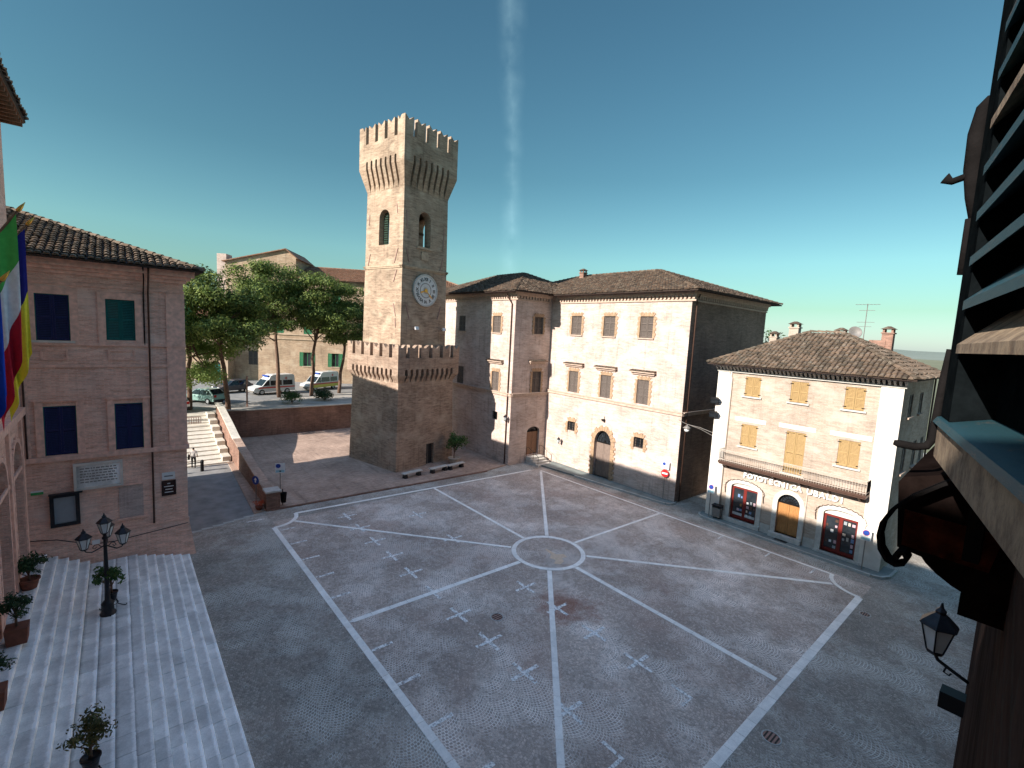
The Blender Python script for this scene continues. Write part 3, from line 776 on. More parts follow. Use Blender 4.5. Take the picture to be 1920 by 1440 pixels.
taper_wall(s_up, 9.0, 26.2, bell, M['brick_tower'], 'shaft_wall', .8)
b = MB(); b.box(-1.6, 1.6, -1.6, 1.6, 18.6, 18.8); b.build('bell_floor', M['dark'], TW)
b = MB(); b.box(-2.4, 2.4, -2.4, 2.4, 23.6, 23.8); b.build('bell_ceiling', M['dark'], TW)
b = MB(); b.lathe([(.62, 0), (.60, .1), (.42, .35), (.33, .7), (.22, .9), (.05, .98)], 20, (0, 0, 20.2)); bl = b.build('bell', M['iron_lamp'], TW, True)
b = MB(); b.box(-1.9, 1.9, -.09, .09, 21.2, 21.4); b.build('bell_beam', M['wood_brown'], TW)
# bell window lattice on the clock side, dark louvre on the sunlit side
b = MB(); T = Taper(SIDES[1], s_up)
for k in range(14): fbox(b, T, -.66, -.05, .45, .5, 19.7+.2*k, 19.82+.2*k)
b.build('bell_louvre', M['bell_green'], TW)
# door
b = MB(); T = Taper(SIDES[0], s_low); fbox(b, T, .05, .95, .28, .36, .09, 2.05); d = b.build('door', M['iron_lamp'], TW)
b = MB(); fbox(b, T, .47, .5, .262, .28, .1, 2.0); b.build('door_strip', M['pipe_grey'], d)
# string courses
for z, h, p, sf, nm in ((17.7, .24, .12, s_up, 'string_course'), (26.05, .10, .0, None, None)):
    if sf:
        b = MB(); s = sf(z)+p; r = s-.35
        for f in SIDES: fbox(b, f, -s, s-.0, -s, -r, z, z+h*.5); fbox(b, f, -s+.05, s-.05, -s+.05, -r, z-h*.5, z-.002)
        b.build(nm, M['trim_tower'], TW)
# machicolations and battlements
def crown(s_in, s_out, z0, z1, arch_h, ztop, zm, slots, slot_w, gaps, gap_w, mat, th=.42):
    w = s_in*.16
    for cx, cy in ((-1, -1), (1, -1), (1, 1), (-1, 1)):
        b = MB(); i0, i1, o = (s_in-w), s_in, s_out
        q = lambda x, y, z: (cx*x, cy*y, z)
        b.hull8([q(i0, i0, z0), q(i1, i0, z0), q(i1, i1, z0), q(i0, i1, z0)], [q(i0, i0, z1), q(o, i0, z1), q(o, o, z1), q(i0, o, z1)]); fix_normals(b.build('corner_corbel', mat, TW))
    edges = [-(s_in-w)] + [x for sl in slots for x in (sl-slot_w/2, sl+slot_w/2)] + [s_in-w]
    for f in SIDES:
        for k in range(0, len(edges), 2):
            a, c = edges[k], edges[k+1]
            if c-a < .04: continue
            b = MB(); T = lambda x, y, z: f(x, y, z)
            b.hull8([f(a, -s_in-.005, z0), f(c, -s_in-.005, z0), f(c, -s_in+.1, z0), f(a, -s_in+.1, z0)], [f(a, -s_out, z1), f(c, -s_out, z1), f(c, -s_in+.1, z1), f(a, -s_in+.1, z1)])
            b.build('corbel', mat, TW)
    # parapet wall with small arches between the corbels
    for n_, f in enumerate(SIDES):
        b = MB(); lim = s_out if n_ % 2 == 0 else s_out-th
        cols = []; x = -lim
        for sl in slots:
            cols.append((x, sl-slot_w/2, z1, z1))
            m = 6
            for k in range(m):
                t0, t1 = math.pi*k/m, math.pi*(k+1)/m
                cols.append((sl-slot_w/2*math.cos(t0), sl-slot_w/2*math.cos(t1), z1+arch_h-slot_w/2+slot_w/2*math.sin(t0), z1+arch_h-slot_w/2+slot_w/2*math.sin(t1)))
            x = sl+slot_w/2
        cols.append((x, lim, z1, z1))
        for (a, c, za, zc) in cols:
            b.hull8([f(a, -s_out, za), f(c, -s_out, zc), f(c, -s_out+th, zc), f(a, -s_out+th, za)], [f(a, -s_out, ztop), f(c, -s_out, ztop), f(c, -s_out+th, ztop), f(a, -s_out+th, ztop)])
        b.build('parapet', mat, TW)
        ed = [-lim] + [x for g in gaps for x in (g-gap_w/2, g+gap_w/2)] + [lim]
        for k in range(0, len(ed), 2):
            a, c = ed[k], ed[k+1]; ww = c-a; h = zm
            pol = [(a, ztop+.002), (c, ztop+.002), (c, h), (c-ww*.16, h-.07), (a+ww*.5, h-.36), (a+ww*.16, h-.07), (a, h)]
            b = MB(); b.prism(pol, f.fr, -s_out+.002, -s_out+th-.002); fix_normals(b.build('merlon', mat, TW))
crown(2.53, 3.05, 24.25, 26.1, .62, 28.15, 29.65, [(-1.93+.643*k) for k in range(7)], .25, (-1.93, -.64, .64, 1.93), .40, M['brick_tower'])
crown(3.24, 3.62, 7.75, 8.45, .55, 9.95, 11.08, [(-2.7+.6*k) for k in range(10)], .30, (-2.62, -1.31, 0, 1.31, 2.62), .42, M['brick_towerlow'], .4)
b = MB(); b.box(-2.62, 2.62, -2.62, 2.62, 27.2, 27.35); b.build('roof_deck', M['brick_pave'], TW)
b = MB()
for f in SIDES: fbox(b, f, -3.2, 3.2, -3.2, -2.4, 9.0, 9.15)
b.build('walkway', M['brick_pave'], TW)
# iron tie anchors
for k, x, z, tilt, L in ((1, 2.1, 21.9, .05, .9), (1, -1.7, 22.5, -.2, .8), (1, 2.0, 17.3+1.1, .3, 1.0), (1, -1.75, 18.6, .35, 1.2), (1, -1.7, 16.9, .4, 1.0), (1, -1.75, 14.0, -.3, 1.1), (1, -1.9, 12.9, -.1, .8),
                         (0, -2.2, 21.6, .05, 1.5), (0, 2.1, 20.7, -.05, 1.9), (0, -2.05, 18.7, .3, 1.2), (0, 1.9, 18.4, -.3, 1.2), (0, -1.95, 13.9, .3, 1.3), (0, 1.75, 14.0, -.35, 1.2)):
    T = Taper(SIDES[k], s_up); xx = -x if k == 1 else x; tl = -tilt if k == 1 else tilt
    b = MB(); h = L/2; b.hull8([T(xx-tl*h-.035, -.05, z+h), T(xx-tl*h+.035, -.05, z+h), T(xx-tl*h+.035, .01, z+h), T(xx-tl*h-.035, .01, z+h)], [T(xx+tl*h-.035, -.05, z-h), T(xx+tl*h+.035, -.05, z-h), T(xx+tl*h+.035, .01, z-h), T(xx+tl*h-.035, .01, z-h)])
    fix_normals(b.build('tie_anchor', M['rust'], TW))
# putlog stones and pale patch round the door
# clock
T = Taper(SIDES[0], s_up); cz = 15.88
def disc(mb, r, y0, y1, n=40, cx=0, cz=cz): mb.prism([(cx+r*math.cos(2*math.pi*k/n), cz+r*math.sin(2*math.pi*k/n)) for k in range(n)], T.fr, y0, y1)
b = MB(); disc(b, 1.33, -.10, .05); cl = b.build('clock_face', M['clock_white'], TW)
b = MB(); b.ring(1.30, 1.42, -.14, .05, 40, fn=lambda u, v, w: T(u, w, cz+v)); b.build('clock_rim', M['travertine'], cl)
b = MB(); b.ring(.60, .66, -.112, -.09, 40, fn=lambda u, v, w: T(u, w, cz+v)); b.build('inner_ring', M['pipe_grey'], cl)
b = MB(); disc(b, .30, -.108, -.09); b.build('centre_disc', M['pot_pale'], cl)
for k, s in enumerate(('XII', 'I', 'II', 'III', 'IIII', 'V', 'VI', 'VII', 'VIII', 'IX', 'X', 'XI')):
    a = math.pi/2-k*math.pi/6; me = text_mesh(s, .40, .004, 'numeral', .008); me.materials.append(M['black'])
    o = bpy.data.objects.new('numeral', me); C.objects.link(o); o.parent = cl
    o.location = T(.97*math.cos(a), -.112, cz+.97*math.sin(a)); o.rotation_euler = (R(90), -(a-math.pi/2), 0)
def hand(name, ang, L, w, y):
    b = MB(); c, s_ = math.sin(ang), math.cos(ang)
    pol = [(-.06*L, -w), (L*.55, -w*.8), (L*.65, -w*1.7), (L, 0), (L*.65, w*1.7), (L*.55, w*.8), (-.06*L, w), (-.25*L, 0)]
    b.prism([(u*c+v*s_, cz+u*s_-v*c) for u, v in pol], T.fr, y, y+.012); fix_normals(b.build(name, M['gold'], cl))
hand('hour_hand', R(251), .72, .055, -.14); hand('minute_hand', R(132), 1.02, .04, -.158)
b = MB(); disc(b, .16, -.175, -.12, 16); b.build('hub', M['gold'], cl)
# coat of arms panel under the bell opening
b = MB(); b.prism([(-.5, 18.5), (.25, 18.5), (.3, 18.9), (.2, 19.2), (-.45, 19.2), (-.55, 18.9)], T.fr, -.06, .02); b.build('stone_panel', M['trim_tower'], TW)
# sill of bell window
b = MB(); fbox(b, T, -1.05, .7, -.1, .05, 19.42, 19.6); b.build('bell_sill', M['trim_tower'], TW)

# ================================================================== MAIN PALAZZO (facade faces -X; local x = -Y, local y = X - 13.95)
PZ = thing('palazzo', 'large three storey pale brick palazzo with tiled hip roof and projecting wing', 'building', (13.95, 0, 0), R(-90))
F = Face()
tops = [(-c-.61, -c+.61, 12.68, 14.42) for c in (11.6, 7.8, 4.05)]
mids = [(-c-.56, -c+.56, 7.28, 9.28) for c in (11.55, 7.74, 3.92)]
smal = [(-c-.47, -c+.47, 3.60, 4.50) for c in (11.44, 3.91)]
door = (-8.5, -6.66, .13, 4.35, 1.15)
b = MB(); wall(b, -14.95, -.3, 0, 16.2, tops+mids+smal+[door], .32, F); b.build('wall', M['brick_main'], PZ)
FS = Face(-.3, 0, R(90))                                         # right side, faces -Y
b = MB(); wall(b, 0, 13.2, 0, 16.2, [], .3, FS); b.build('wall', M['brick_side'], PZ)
b = MB(); wall(b, 0, 23, 0, 16.2, [], .3, Face(-.3, 13.2, R(180))); wall(b, 0, 13.2, 0, 16.2, [], .3, Face(-14.95, 13.2, R(-90))); b.build('wall', M['brick_main'], PZ)
# projecting wing on the left
FW = Face(0, -4.7, 0)                                            # X = 9.25
wt = (-18.2, -16.98, 12.5, 14.1); wm = (-18.0, -16.9, 6.9, 8.75); hole = (-17.7, -16.9, 4.05, 4.85)
b = MB(); wall(b, -29, -14.95, 0, 16.2, [wt, wm, hole, (-24.2, -23, 12.5, 14.1), (-24.2, -23, 6.9, 8.75)], .32, FW); b.build('wall', M['brick_main'], PZ)
FRt = Face(-14.95, -4.7, R(90))                                  # wing return wall, x runs with X from 9.25
rt = (2.4, 3.55, 12.55, 14.2); rm = (2.5, 3.65, 6.9, 8.95); rd = (2.22, 3.9, .68, 3.5, .5)
b = MB(); wall(b, 0, 4.7, 0, 16.2, [rt, rm, rd], .32, FRt); b.build('wall', M['brick_main'], PZ)
b = MB(); wall(b, 0, 10, 0, 16.2, [], .3, Face(-29, 6, R(-90))); wall(b, 0, 14, 0, 16.2, [], .3, Face(-15, 6, R(180))); b.build('wall', M['brick_main'], PZ)
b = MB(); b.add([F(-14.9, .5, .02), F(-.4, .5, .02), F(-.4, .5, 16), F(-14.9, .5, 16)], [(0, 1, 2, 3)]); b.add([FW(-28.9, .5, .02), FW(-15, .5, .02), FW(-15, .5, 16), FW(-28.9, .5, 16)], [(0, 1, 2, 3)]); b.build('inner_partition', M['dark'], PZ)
for h in tops: window(PZ, F, *h, M['shutter_grey'], midrails=2)
for h in mids: window(PZ, F, *h, M['shutter_grey'], midrails=2, sill=False)
window(PZ, FW, *wt, M['shutter_grey'], midrails=2); window(PZ, FW, *wm, M['shutter_grey'], midrails=2, sill=False)
window(PZ, FW, -24.2, -23, 12.5, 14.1, M['shutter_grey'], midrails=2); window(PZ, FW, -24.2, -23, 6.9, 8.75, M['shutter_grey'], midrails=2, sill=False)
window(PZ, FRt, *rt, M['shutter_grey'], midrails=2); window(PZ, FRt, *rm, M['shutter_grey'], midrails=2, sill=False)
def barred(F, h, parent):
    w = window(parent, F, *h, M['shutter_grey'], closed=False, sill=False, depth=.2); b = MB()
    for k in range(6): x = h[0]+(h[1]-h[0])*(k+.5)/6; b.tube([F(x, .06, h[2]), F(x, .06, h[3])], .014, 5)
    for k in range(4): z = h[2]+(h[3]-h[2])*(k+.5)/4; b.tube([F(h[0], .06, z), F(h[1], .06, z)], .014, 5)
    b.build('grille', M['iron'], w)
for h in smal: barred(F, h, PZ)
barred(FW, hole, PZ)
for h, f in [(x, F) for x in tops+mids] + [(wt, FW), (wm, FW), (rt, FRt), (rm, FRt)]:
    b = MB(); quoins(b, f, h[0], h[1], h[2], h[3], .28, .055); b.build('window_surround', M['quoin'], PZ, kind='stuff')
for h in smal:
    b = MB(); quoins(b, F, h[0], h[1], h[2]-.2, h[3], .34, .07, n=5); b.build('window_surround', M['quoin'], PZ, kind='stuff')
b = MB(); quoins(b, F, door[0], door[1], .13, door[3], .48, .09, rise=1.15, n=13); b.build('door_surround', M['quoin'], PZ, kind='stuff')
def hood(f, x0, x1, z, parent, mat):
    b = MB(); fbox(b, f, x0+.12, x1-.12, -.16, 0, z-.16, z); fbox(b, f, x0, x1, -.34, 0, z+.002, z+.10)
    h = b.build('window_hood', mat, parent); b = MB()
    n = int((x1-x0)/.25)
    for k in range(n):
        a = x0+(x1-x0)*k/n; c = x0+(x1-x0)*(k+1)/n
        b.hull8([f(a+.005, -.37, z+.10), f(c-.005, -.37, z+.10), f(c-.005, 0, z+.16), f(a+.005, 0, z+.16)], [f(a+.03, -.37, z+.15), f(c-.03, -.37, z+.15), f(c-.03, 0, z+.23), f(a+.03, 0, z+.23)])
    b.build('hood_tiles', M['tile'], h, kind='stuff')
for c in (11.54, 7.79, 3.98): hood(F, -c-1.2, -c+1.2, 9.86, PZ, M['trim'])
hood(FW, -18.75, -16.3, 9.7, PZ, M['trim']); hood(FRt, 1.95, 4.2, 9.85, PZ, M['trim'])
# doors
def arched_door(f, h, parent, mat, planks=4, fan=True, depth=.26):
    a, c, z0, z1 = h[:4]; rise = h[4] if len(h) > 4 else 0; zt = z1-rise
    m = (a+c)/2; root = None
    for (p, q) in ((a, m-.008), (m+.008, c)):
        b = MB(); fbox(b, f, p, q, depth, depth+.07, z0, zt); leaf = b.build('door', mat, parent); nr = 3
        for r_ in range(nr):
            za, zb = z0+(zt-z0)*r_/nr+.1, z0+(zt-z0)*(r_+1)/nr-.06
            b = MB(); fbox(b, f, p+.12, q-.12, depth-.025, depth-.001, za, zb); b.build('panel', mat, leaf)
        root = root or leaf
    if rise:
        b = MB(); b.prism(arch_poly(a, c, zt, z1, rise), f.fr, depth+.04, depth+.07); fl = b.build('fanlight', M['glass'], parent)
        b = MB()
        for k in range(1, 8):
            t_ = math.pi*k/8; b.tube([f(m, depth+.02, zt+.03), f(m-(c-a)/2*.97*math.cos(t_), depth+.02, zt+rise*.97*math.sin(t_))], .018, 5)
        for rr in (.45, .75, .98): b.tube([f(m-(c-a)/2*rr*math.cos(math.pi*k/14), depth+.02, zt+.02+(rise-.02)*rr*math.sin(math.pi*k/14)) for k in range(15)], .018, 5)
        fbox(b, f, a, c, depth-.02, depth+.05, zt-.05, zt+.05)
        b.build('fanlight_bars', M['iron'], fl)
    return root
arched_door(F, (door[0], door[1], .14, 4.35, 1.15), PZ, M['wood_grey'])
arched_door(FRt, rd, PZ, M['wood_brown'])
# string courses, base course, cornice with dentils
for f, a, c, z, nm in ((F, -14.9, -.2, 7.0, 0), (FW, -29, -14.9, 6.72, 0), (FRt, 0, 4.66, 6.72, 0), (FS, .06, 13.2, 7.0, 0)):
    b = MB(); fbox(b, f, a, c, -.12, 0, z-.12, z+.1); fbox(b, f, a, c, -.18, 0, z+.102, z+.17); b.build('string_course', M['trim'], PZ)
def cornice(f, a, c, z, parent, mat, step=.34, nm='cornice'):
    b = MB(); fbox(b, f, a, c, -.10, 0, z-.62, z-.50); fbox(b, f, a, c, -.18, 0, z-.22, z-.1); fbox(b, f, a, c, -.34, 0, z-.098, z+.12); o = b.build(nm, mat, parent)
    b = MB(); n = int((c-a)/step)
    for k in range(n):
        x = a+(c-a)*(k+.5)/n; fbox(b, f, x-.09, x+.09, -.17, 0, z-.46, z-.222)
    b.build('dentils', mat, o, kind='stuff')
cornice(F, -14.95, -.3+.34, 16.2, PZ, M['trim']); cornice(FW, -29, -14.95+.34, 16.2, PZ, M['trim']); cornice(FRt, .002, 4.35, 16.2, PZ, M['trim']); cornice(FS, .002, 13.2, 16.2, PZ, M['trim'])
# roofs (local: x=-Y, y=X-13.95)
hip_roof(PZ, -24.5, .62, -.98, 14.2, 16.34, 2.75, M['tile'], M['brick_old'], inset=(7.4, 8.2))
hip_roof(PZ, -30.2, -14.0, -5.68, 6.8, 16.34, 2.5, M['tile'], M['brick_old'], inset=(5.5, 6.0))
# downpipes
def pipe(path, r, mat, parent, name='downpipe'):
    b = MB(); b.tube(path, r, 8); return b.build(name, mat, parent, True)
pipe([FW(-15.75, -.45, 16.1), FW(-15.75, -.3, 15.8), FW(-15.4, -.1, 15.2), FW(-15.4, -.1, .1)], .055, M['copper'], PZ)
pipe([FS(.55, -.3, 16.1), FS(.55, -.1, 15.7), FS(.55, -.1, .1)], .05, M['copper'], PZ)
b = MB(); b.tube([FW(-28, -.78, 16.42), FW(-14.2, -.78, 16.38)], .07, 8); b.build('gutter', M['copper'], PZ)
# small chimney on the ridge
def chimney(parent, x, y, z, w, d, h, mat, cap=True, name='chimney'):
    b = MB(); b.box(x-w/2, x+w/2, y-d/2, y+d/2, z, z+h); o = b.build(name, mat, parent)
    if cap:
        b = MB(); b.box(x-w/2-.06, x+w/2+.06, y-d/2-.06, y+d/2+.06, z+h+.001, z+h+.08)
        for sx in (-1, 1):
            for sy in (-1, 1): b.box(x+sx*(w/2-.07)-.06, x+sx*(w/2-.07)+.06, y+sy*(d/2-.07)-.06, y+sy*(d/2-.07)+.06, z+h+.081, z+h+.3)
        b.build('chimney_head', mat, o)
        b = MB(); b.hull8([(x-w/2-.1, y-d/2-.1, z+h+.301), (x+w/2+.1, y-d/2-.1, z+h+.301), (x+w/2+.1, y+d/2+.1, z+h+.301), (x-w/2-.1, y+d/2+.1, z+h+.301)], [(x-.08, y-.08, z+h+.5), (x+.08, y-.08, z+h+.5), (x+.08, y+.08, z+h+.5), (x-.08, y+.08, z+h+.5)]); b.build('chimney_cap', M['tile'], o)
    return o
chimney(PZ, -16.25, 5.6, 18.5, .55, .55, .75, M['brick_old'])
# entrance steps in front of the wing door
st = thing('entrance_steps', 'small flight of stone steps with iron handrails below the shaded wing door', 'steps', (12.2, 14.6, 0))
for k in range(4):
    b = MB(); b.bbox(-.75-.0, 1.05, -1.5+.36*k, .3, .09+.155*k-.1 if k else 0, .155*(k+1), .015); b.build('step', M['travertine'], st)
for x in (-.72, 1.02):
    b = MB(); b.tube([(x, -1.45, .1), (x, -1.45, .95), (x, -.1, 1.55), (x, .25, 1.55), (x, .25, .6)], .022, 6); b.tube([(x, -.75, .4), (x, -.75, 1.25)], .018, 6); b.build('handrail', M['iron'], st)

# ================================================================== SHOP BUILDING
SH = thing('shop_house', 'three storey pale brick house with ochre shutters, balcony and photo shop', 'building', (13.95, 0, 0), R(-90))
X0, X1 = 2.3, 12.6
wa = [(c-.49, c+.49, 9.08, 10.40) for c in (4.65, 7.48, 10.4)]
wb = [(4.2, 5.24, 5.62, 7.15), (7.04, 8.15, 4.5, 7.2), (9.9, 10.97, 5.68, 7.25)]
d1, d2, d3 = (3.95, 5.72, .40, 3.0, .32), (6.98, 8.30, .42, 3.12, .66), (9.6, 11.36, .25, 2.98, .32)
b = MB(); wall(b, X0, X1, 0, 11.1, wa+wb+[d1, d2, d3], .3, F); b.build('wall', M['brick_shop'], SH)
FS2 = Face(X1, 0, R(90))
sw = [(1.5+.0, 2.5, 5.6, 7.2), (4.4, 5.4, 5.6, 7.2), (4.4, 5.4, 2.0, 3.4), (1.5, 2.5, 8.9, 10.2), (4.4, 5.4, 8.9, 10.2), (6.6, 7.5, 5.6, 7.2)]
b = MB(); wall(b, 0, 8.4, 0, 11.1, sw, .25, FS2); b.build('wall', M['brick_shop'], SH)
for h in sw: window(SH, FS2, *h, M['shutter_grey'], depth=.1)
b = MB(); wall(b, 0, 8.4, 0, 11.1, [], .3, Face(X0, 8.4, R(-90))); wall(b, 0, X1-X0, 0, 11.1, [], .3, Face(X1, 8.4, R(180))); b.build('wall', M['brick_shop'], SH)
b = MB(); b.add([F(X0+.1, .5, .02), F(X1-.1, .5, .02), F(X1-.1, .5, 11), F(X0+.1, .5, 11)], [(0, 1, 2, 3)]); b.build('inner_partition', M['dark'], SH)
for a, c in ((X0, X0+.92), (X1-.98, X1)):
    b = MB(); fbox(b, F, a-.04, c+.0, -.10, .0, 0, 10.6); b.build('pilaster', M['plaster_white'], SH)
for h in wa+wb:
    window(SH, F, *h, M['shutter_tan'], depth=.09, midrails=1, sillmat=M['travertine'])
    b = MB(); fbox(b, F, h[0]-.5, h[1]+.5, -.03, 0, h[3]+.16, h[3]+.44); b.build('lintel', M['plaster_white'], SH)
    for x in (h[0]+.02, h[1]-.02):
        for z in (h[2]+.15, h[3]-.15):
            b = MB(); fbox(b, F, x-.09, x+.09, .0, .02, z-.025, z+.025); b.build('hinge', M['iron'], SH)
# cornice with little brackets
b = MB(); fbox(b, F, X0-.1, X1+.1, -.16, 0, 10.62, 10.74); fbox(b, F, X0-.3, X1+.3, -.5, 0, 11.0, 11.12); co = b.build('cornice', M['travertine'], SH)
b = MB()
for k in range(44):
    x = X0-.2+(X1-X0+.4)*(k+.5)/44; b.hull8([F(x-.06, -.2, 10.742), F(x+.06, -.2, 10.742), F(x+.06, 0, 10.742), F(x-.06, 0, 10.742)], [F(x-.06, -.48, 10.998), F(x+.06, -.48, 10.998), F(x+.06, 0, 10.998), F(x-.06, 0, 10.998)])
b.build('cornice_brackets', M['travertine'], co, kind='stuff')
hip_roof(SH, X0-.5, X1+.6, -.98, 9.0, 11.16, 2.45, M['tile_pale'], M['brick_old'], inset=(4.6, 4.9))
chimney(SH, 3.45, 5.8, 11.9, .5, .5, 1.3, M['brick_shop']); chimney(SH, 4.9, 5.6, 12.4, .62, .55, 1.55, M['brick_shop']); chimney(SH, 7.55, 6.6, 12.6, .6, .5, 1.0, M['brick_shop'])
chimney(SH, 9.75, 6.4, 12.0, .9, .5, 1.3, M['brick_old'], False); chimney(SH, 10.25, 6.5, 12.0, .6, .55, 1.75, M['brick_old'])
# balcony
bx0, bx1 = 3.15, 11.72
bb = MB(); fbox(bb, F, bx0, bx1, -.82, 0, 4.30, 4.42); fbox(bb, F, bx0+.05, bx1-.05, -.76, 0, 4.20, 4.298); bal = bb.build('balcony', M['copper'], SH)
bb = MB()
for (y_, z) in ((-.78, 5.25), (-.78, 4.55)): bb.tube([F(bx0+.04, y_, z), F(bx1-.04, y_, z)], .022, 6)
for x in (bx0+.04, bx1-.04):
    for z in (5.25, 4.55): bb.tube([F(x, -.78, z), F(x, 0, z)], .022, 6)
bb.build('handrail', M['pot_pale'], bal)
bb = MB(); n = 62
for k in range(n+1):
    x = bx0+.04+(bx1-bx0-.08)*k/n; bb.tube([F(x, -.78, 4.42), F(x, -.80, 4.75), F(x, -.78, 5.25)], .011, 5, False)
    if k < n: xm = x+(bx1-bx0-.08)/n/2; bb.ring(.035, .052, -.79, -.77, 8, fn=lambda u, v, w, xm=xm: F(xm+u, w, 5.16+v))
bb.build('balusters', M['pot_pale'], bal, kind='stuff')
bb = MB()
for x in (bx0+.04, bx1-.04):
    for k in range(7): bb.tube([F(x, -.78+.11*k, 4.42), F(x, -.78+.11*k, 5.25)], .014, 5, False)
bb.build('end_balusters', M['iron'], bal, kind='stuff')
for k in range(6):
    x = bx0+.4+(bx1-bx0-.8)*k/5; b = MB(); b.hull8([F(x-.05, -.08, 3.85), F(x+.05, -.08, 3.85), F(x+.05, 0, 3.85), F(x-.05, 0, 3.85)], [F(x-.05, -.7, 4.198), F(x+.05, -.7, 4.198), F(x+.05, 0, 4.198), F(x-.05, 0, 4.198)]); b.build('bracket', M['copper'], bal)
# shop doors in red with glass, stone surrounds
def shop_door(h, panel_top):
    a, c, z0, z1, rise = h; m = (a+c)/2; zt = panel_top
    b = MB()
    for (p, q, r_, s_) in ((a, a+.12, z0, zt), (c-.12, c, z0, zt), (m-.1, m+.1, z0, zt), (a+.12, m-.1, zt-.14, zt), (m+.1, c-.12, zt-.14, zt), (a+.12, m-.1, z0, z0+.22), (m+.1, c-.12, z0, z0+.22)): fbox(b, F, p, q, .18, .25, r_, s_)
    dr = b.build('shop_door', M['red_wood'], SH)
    for p, q in ((a+.12, m-.1), (m+.1, c-.12)):
        b = MB(); b.add([F(p, .22, z0+.2), F(q, .22, z0+.2), F(q, .22, zt-.13), F(p, .22, zt-.13)], [(0, 1, 2, 3)]); b.build('pane', M['glass'], dr)
        rnd = random.Random(int(p*100)); cols = [M['board_grey'], M['pot_pale'], M['paper_blue'], M['paper_pink'], M['white'], M['copper'], M['wood_orange']]
        nx, nz = 3, 6
        for i in range(nx):
            for j in range(nz):
                if rnd.random() < .55: continue
                w_, h_ = (q-p)/nx, (zt-z0-.4)/nz; x0 = p+w_*i+rnd.uniform(.02, .06); zb = z0+.24+h_*j+rnd.uniform(.01, .06)
                b = MB(); fbox(b, F, x0, x0+w_*rnd.uniform(.45, .75), .208, .218, zb, zb+h_*rnd.uniform(.4, .72)); b.build('photo_print', rnd.choice(cols), dr)
    if z1 > zt+.05:
        b = MB(); b.prism(arch_poly(a, c, zt+.002, z1, rise), F.fr, .12, .2); b.build('transom_panel', M['plaster_white'], SH)
    b = MB()
    for (p, q) in ((a-.3, a), (c, c+.3)): fbox(b, F, p, q, -.05, .0, .13, z1-rise)
    n = 10
    b.prism([(m-((c-a)/2+.3)*math.cos(math.pi*k/n), z1-rise+(rise+.3)*math.sin(math.pi*k/n)) for k in range(n+1)] + [(m+(c-a)/2*math.cos(math.pi*k/n), z1-rise+rise*math.sin(math.pi*k/n)) for k in range(n+1)], F.fr, -.06, 0)
    b.build('door_surround', M['travertine'], SH); fbox(MB(), F, 0, 1, 0, 1, 0, 1)
    b = MB(); fbox(b, F, a-.32, c+.32, -.18, .25, .131, z0); b.build('threshold', M['travertine'], SH)
    # garland wire round the arch
    b = MB(); pth = []
    for k in range(41):
        t_ = math.pi*(k/40*1.16-.08); wv = .035*math.sin(k*2.4); pth.append(F(m-((c-a)/2+.42+wv)*math.cos(t_), -.1, z1-rise-.06+(rise+.34+wv)*math.sin(t_) - (.35 if k in (0, 40) else 0)))
    b.tube(pth, .022, 5); b.build('garland_wire', M['copper'], SH)
M['paper_blue'] = plain('blue_print', (.16, .25, .42), .5, bump=0); M['paper_pink'] = plain('pink_print', (.55, .38, .42), .5, bump=0)
shop_door(d1, 2.68); shop_door(d3, 2.58)
b = MB()
for k in range(12):
    for a in (4.1, 4.95): fbox(b, F, a+.055*k, a+.055*k+.03, .16, .178, .66, .84)
b.build('door_lettering_strip', M['white'], SH, kind='stuff')
arched_door(F, d2, SH, M['wood_orange'], depth=.22)
b = MB()
for (p, q) in ((d2[0]-.28, d2[0]), (d2[1], d2[1]+.28)): fbox(b, F, p, q, -.05, 0, .13, d2[3]-.66)
m_ = (d2[0]+d2[1])/2; n = 12
b.prism([(m_-.94*math.cos(math.pi*k/n), d2[3]-.66+.94*math.sin(math.pi*k/n)) for k in range(n+1)] + [(m_+.66*math.cos(math.pi*k/n), d2[3]-.66+.66*math.sin(math.pi*k/n)) for k in range(n+1)], F.fr, -.05, 0)
b.build('door_surround', M['travertine'], SH)
b = MB(); fbox(b, F, d2[0]-.3, d2[1]+.3, -.3, .25, .131, .42); b.build('threshold', M['travertine'], SH)
b = MB(); fbox(b, F, d2[0]+.2, d2[0]+.95, -.62, -.32, .131, .15); b.build('door_mat', M['black'], SH)
for a, c in ((X0+.95, d1[0]-.32), (d1[1]+.32, d2[0]-.31), (d2[1]+.31, d3[0]-.32), (d3[1]+.32, X1-1.0)):
    if c-a > .1: b = MB(); fbox(b, F, a, c, -.04, 0, .131, .72); b.build('plinth', M['travertine'], SH)
# raised shop lettering
def letters(s, x0, x1, z0, z1, size):
    n = len(s)
    for k, ch in enumerate(s):
        me = text_mesh(ch, size, .05, 'letter', .012); me.materials.append(M['white']); o = bpy.data.objects.new('letter', me); C.objects.link(o); o.parent = SH
        u = k/(n-1); o.location = F(x0+(x1-x0)*u, -.10, z0+(z1-z0)*u); o.rotation_euler = (R(90), 0, 0)
letters('FOTOTECNICA', 4.82, 8.15, 3.66, 3.66, .50); letters('UBALDI', 8.75, 10.45, 3.64, 3.64, .50)
pipe([F(8.62, -.06, 4.2), F(8.62, -.06, .14)], .03, M['pot_pale'], SH, 'conduit')
pipe([FS2(8.2, -.1, 11), FS2(8.2, -.1, .1)], .05, M['copper'], SH)
b = MB(); b.tube([F(X0+.75, -.3, 11.0), F(X0+.75, -.12, 10.6), F(X0+.95, -.07, 10.2), F(X0+.95, -.07, .2)], .04, 7); b.build('downpipe', M['pot_pale'], SH, True)
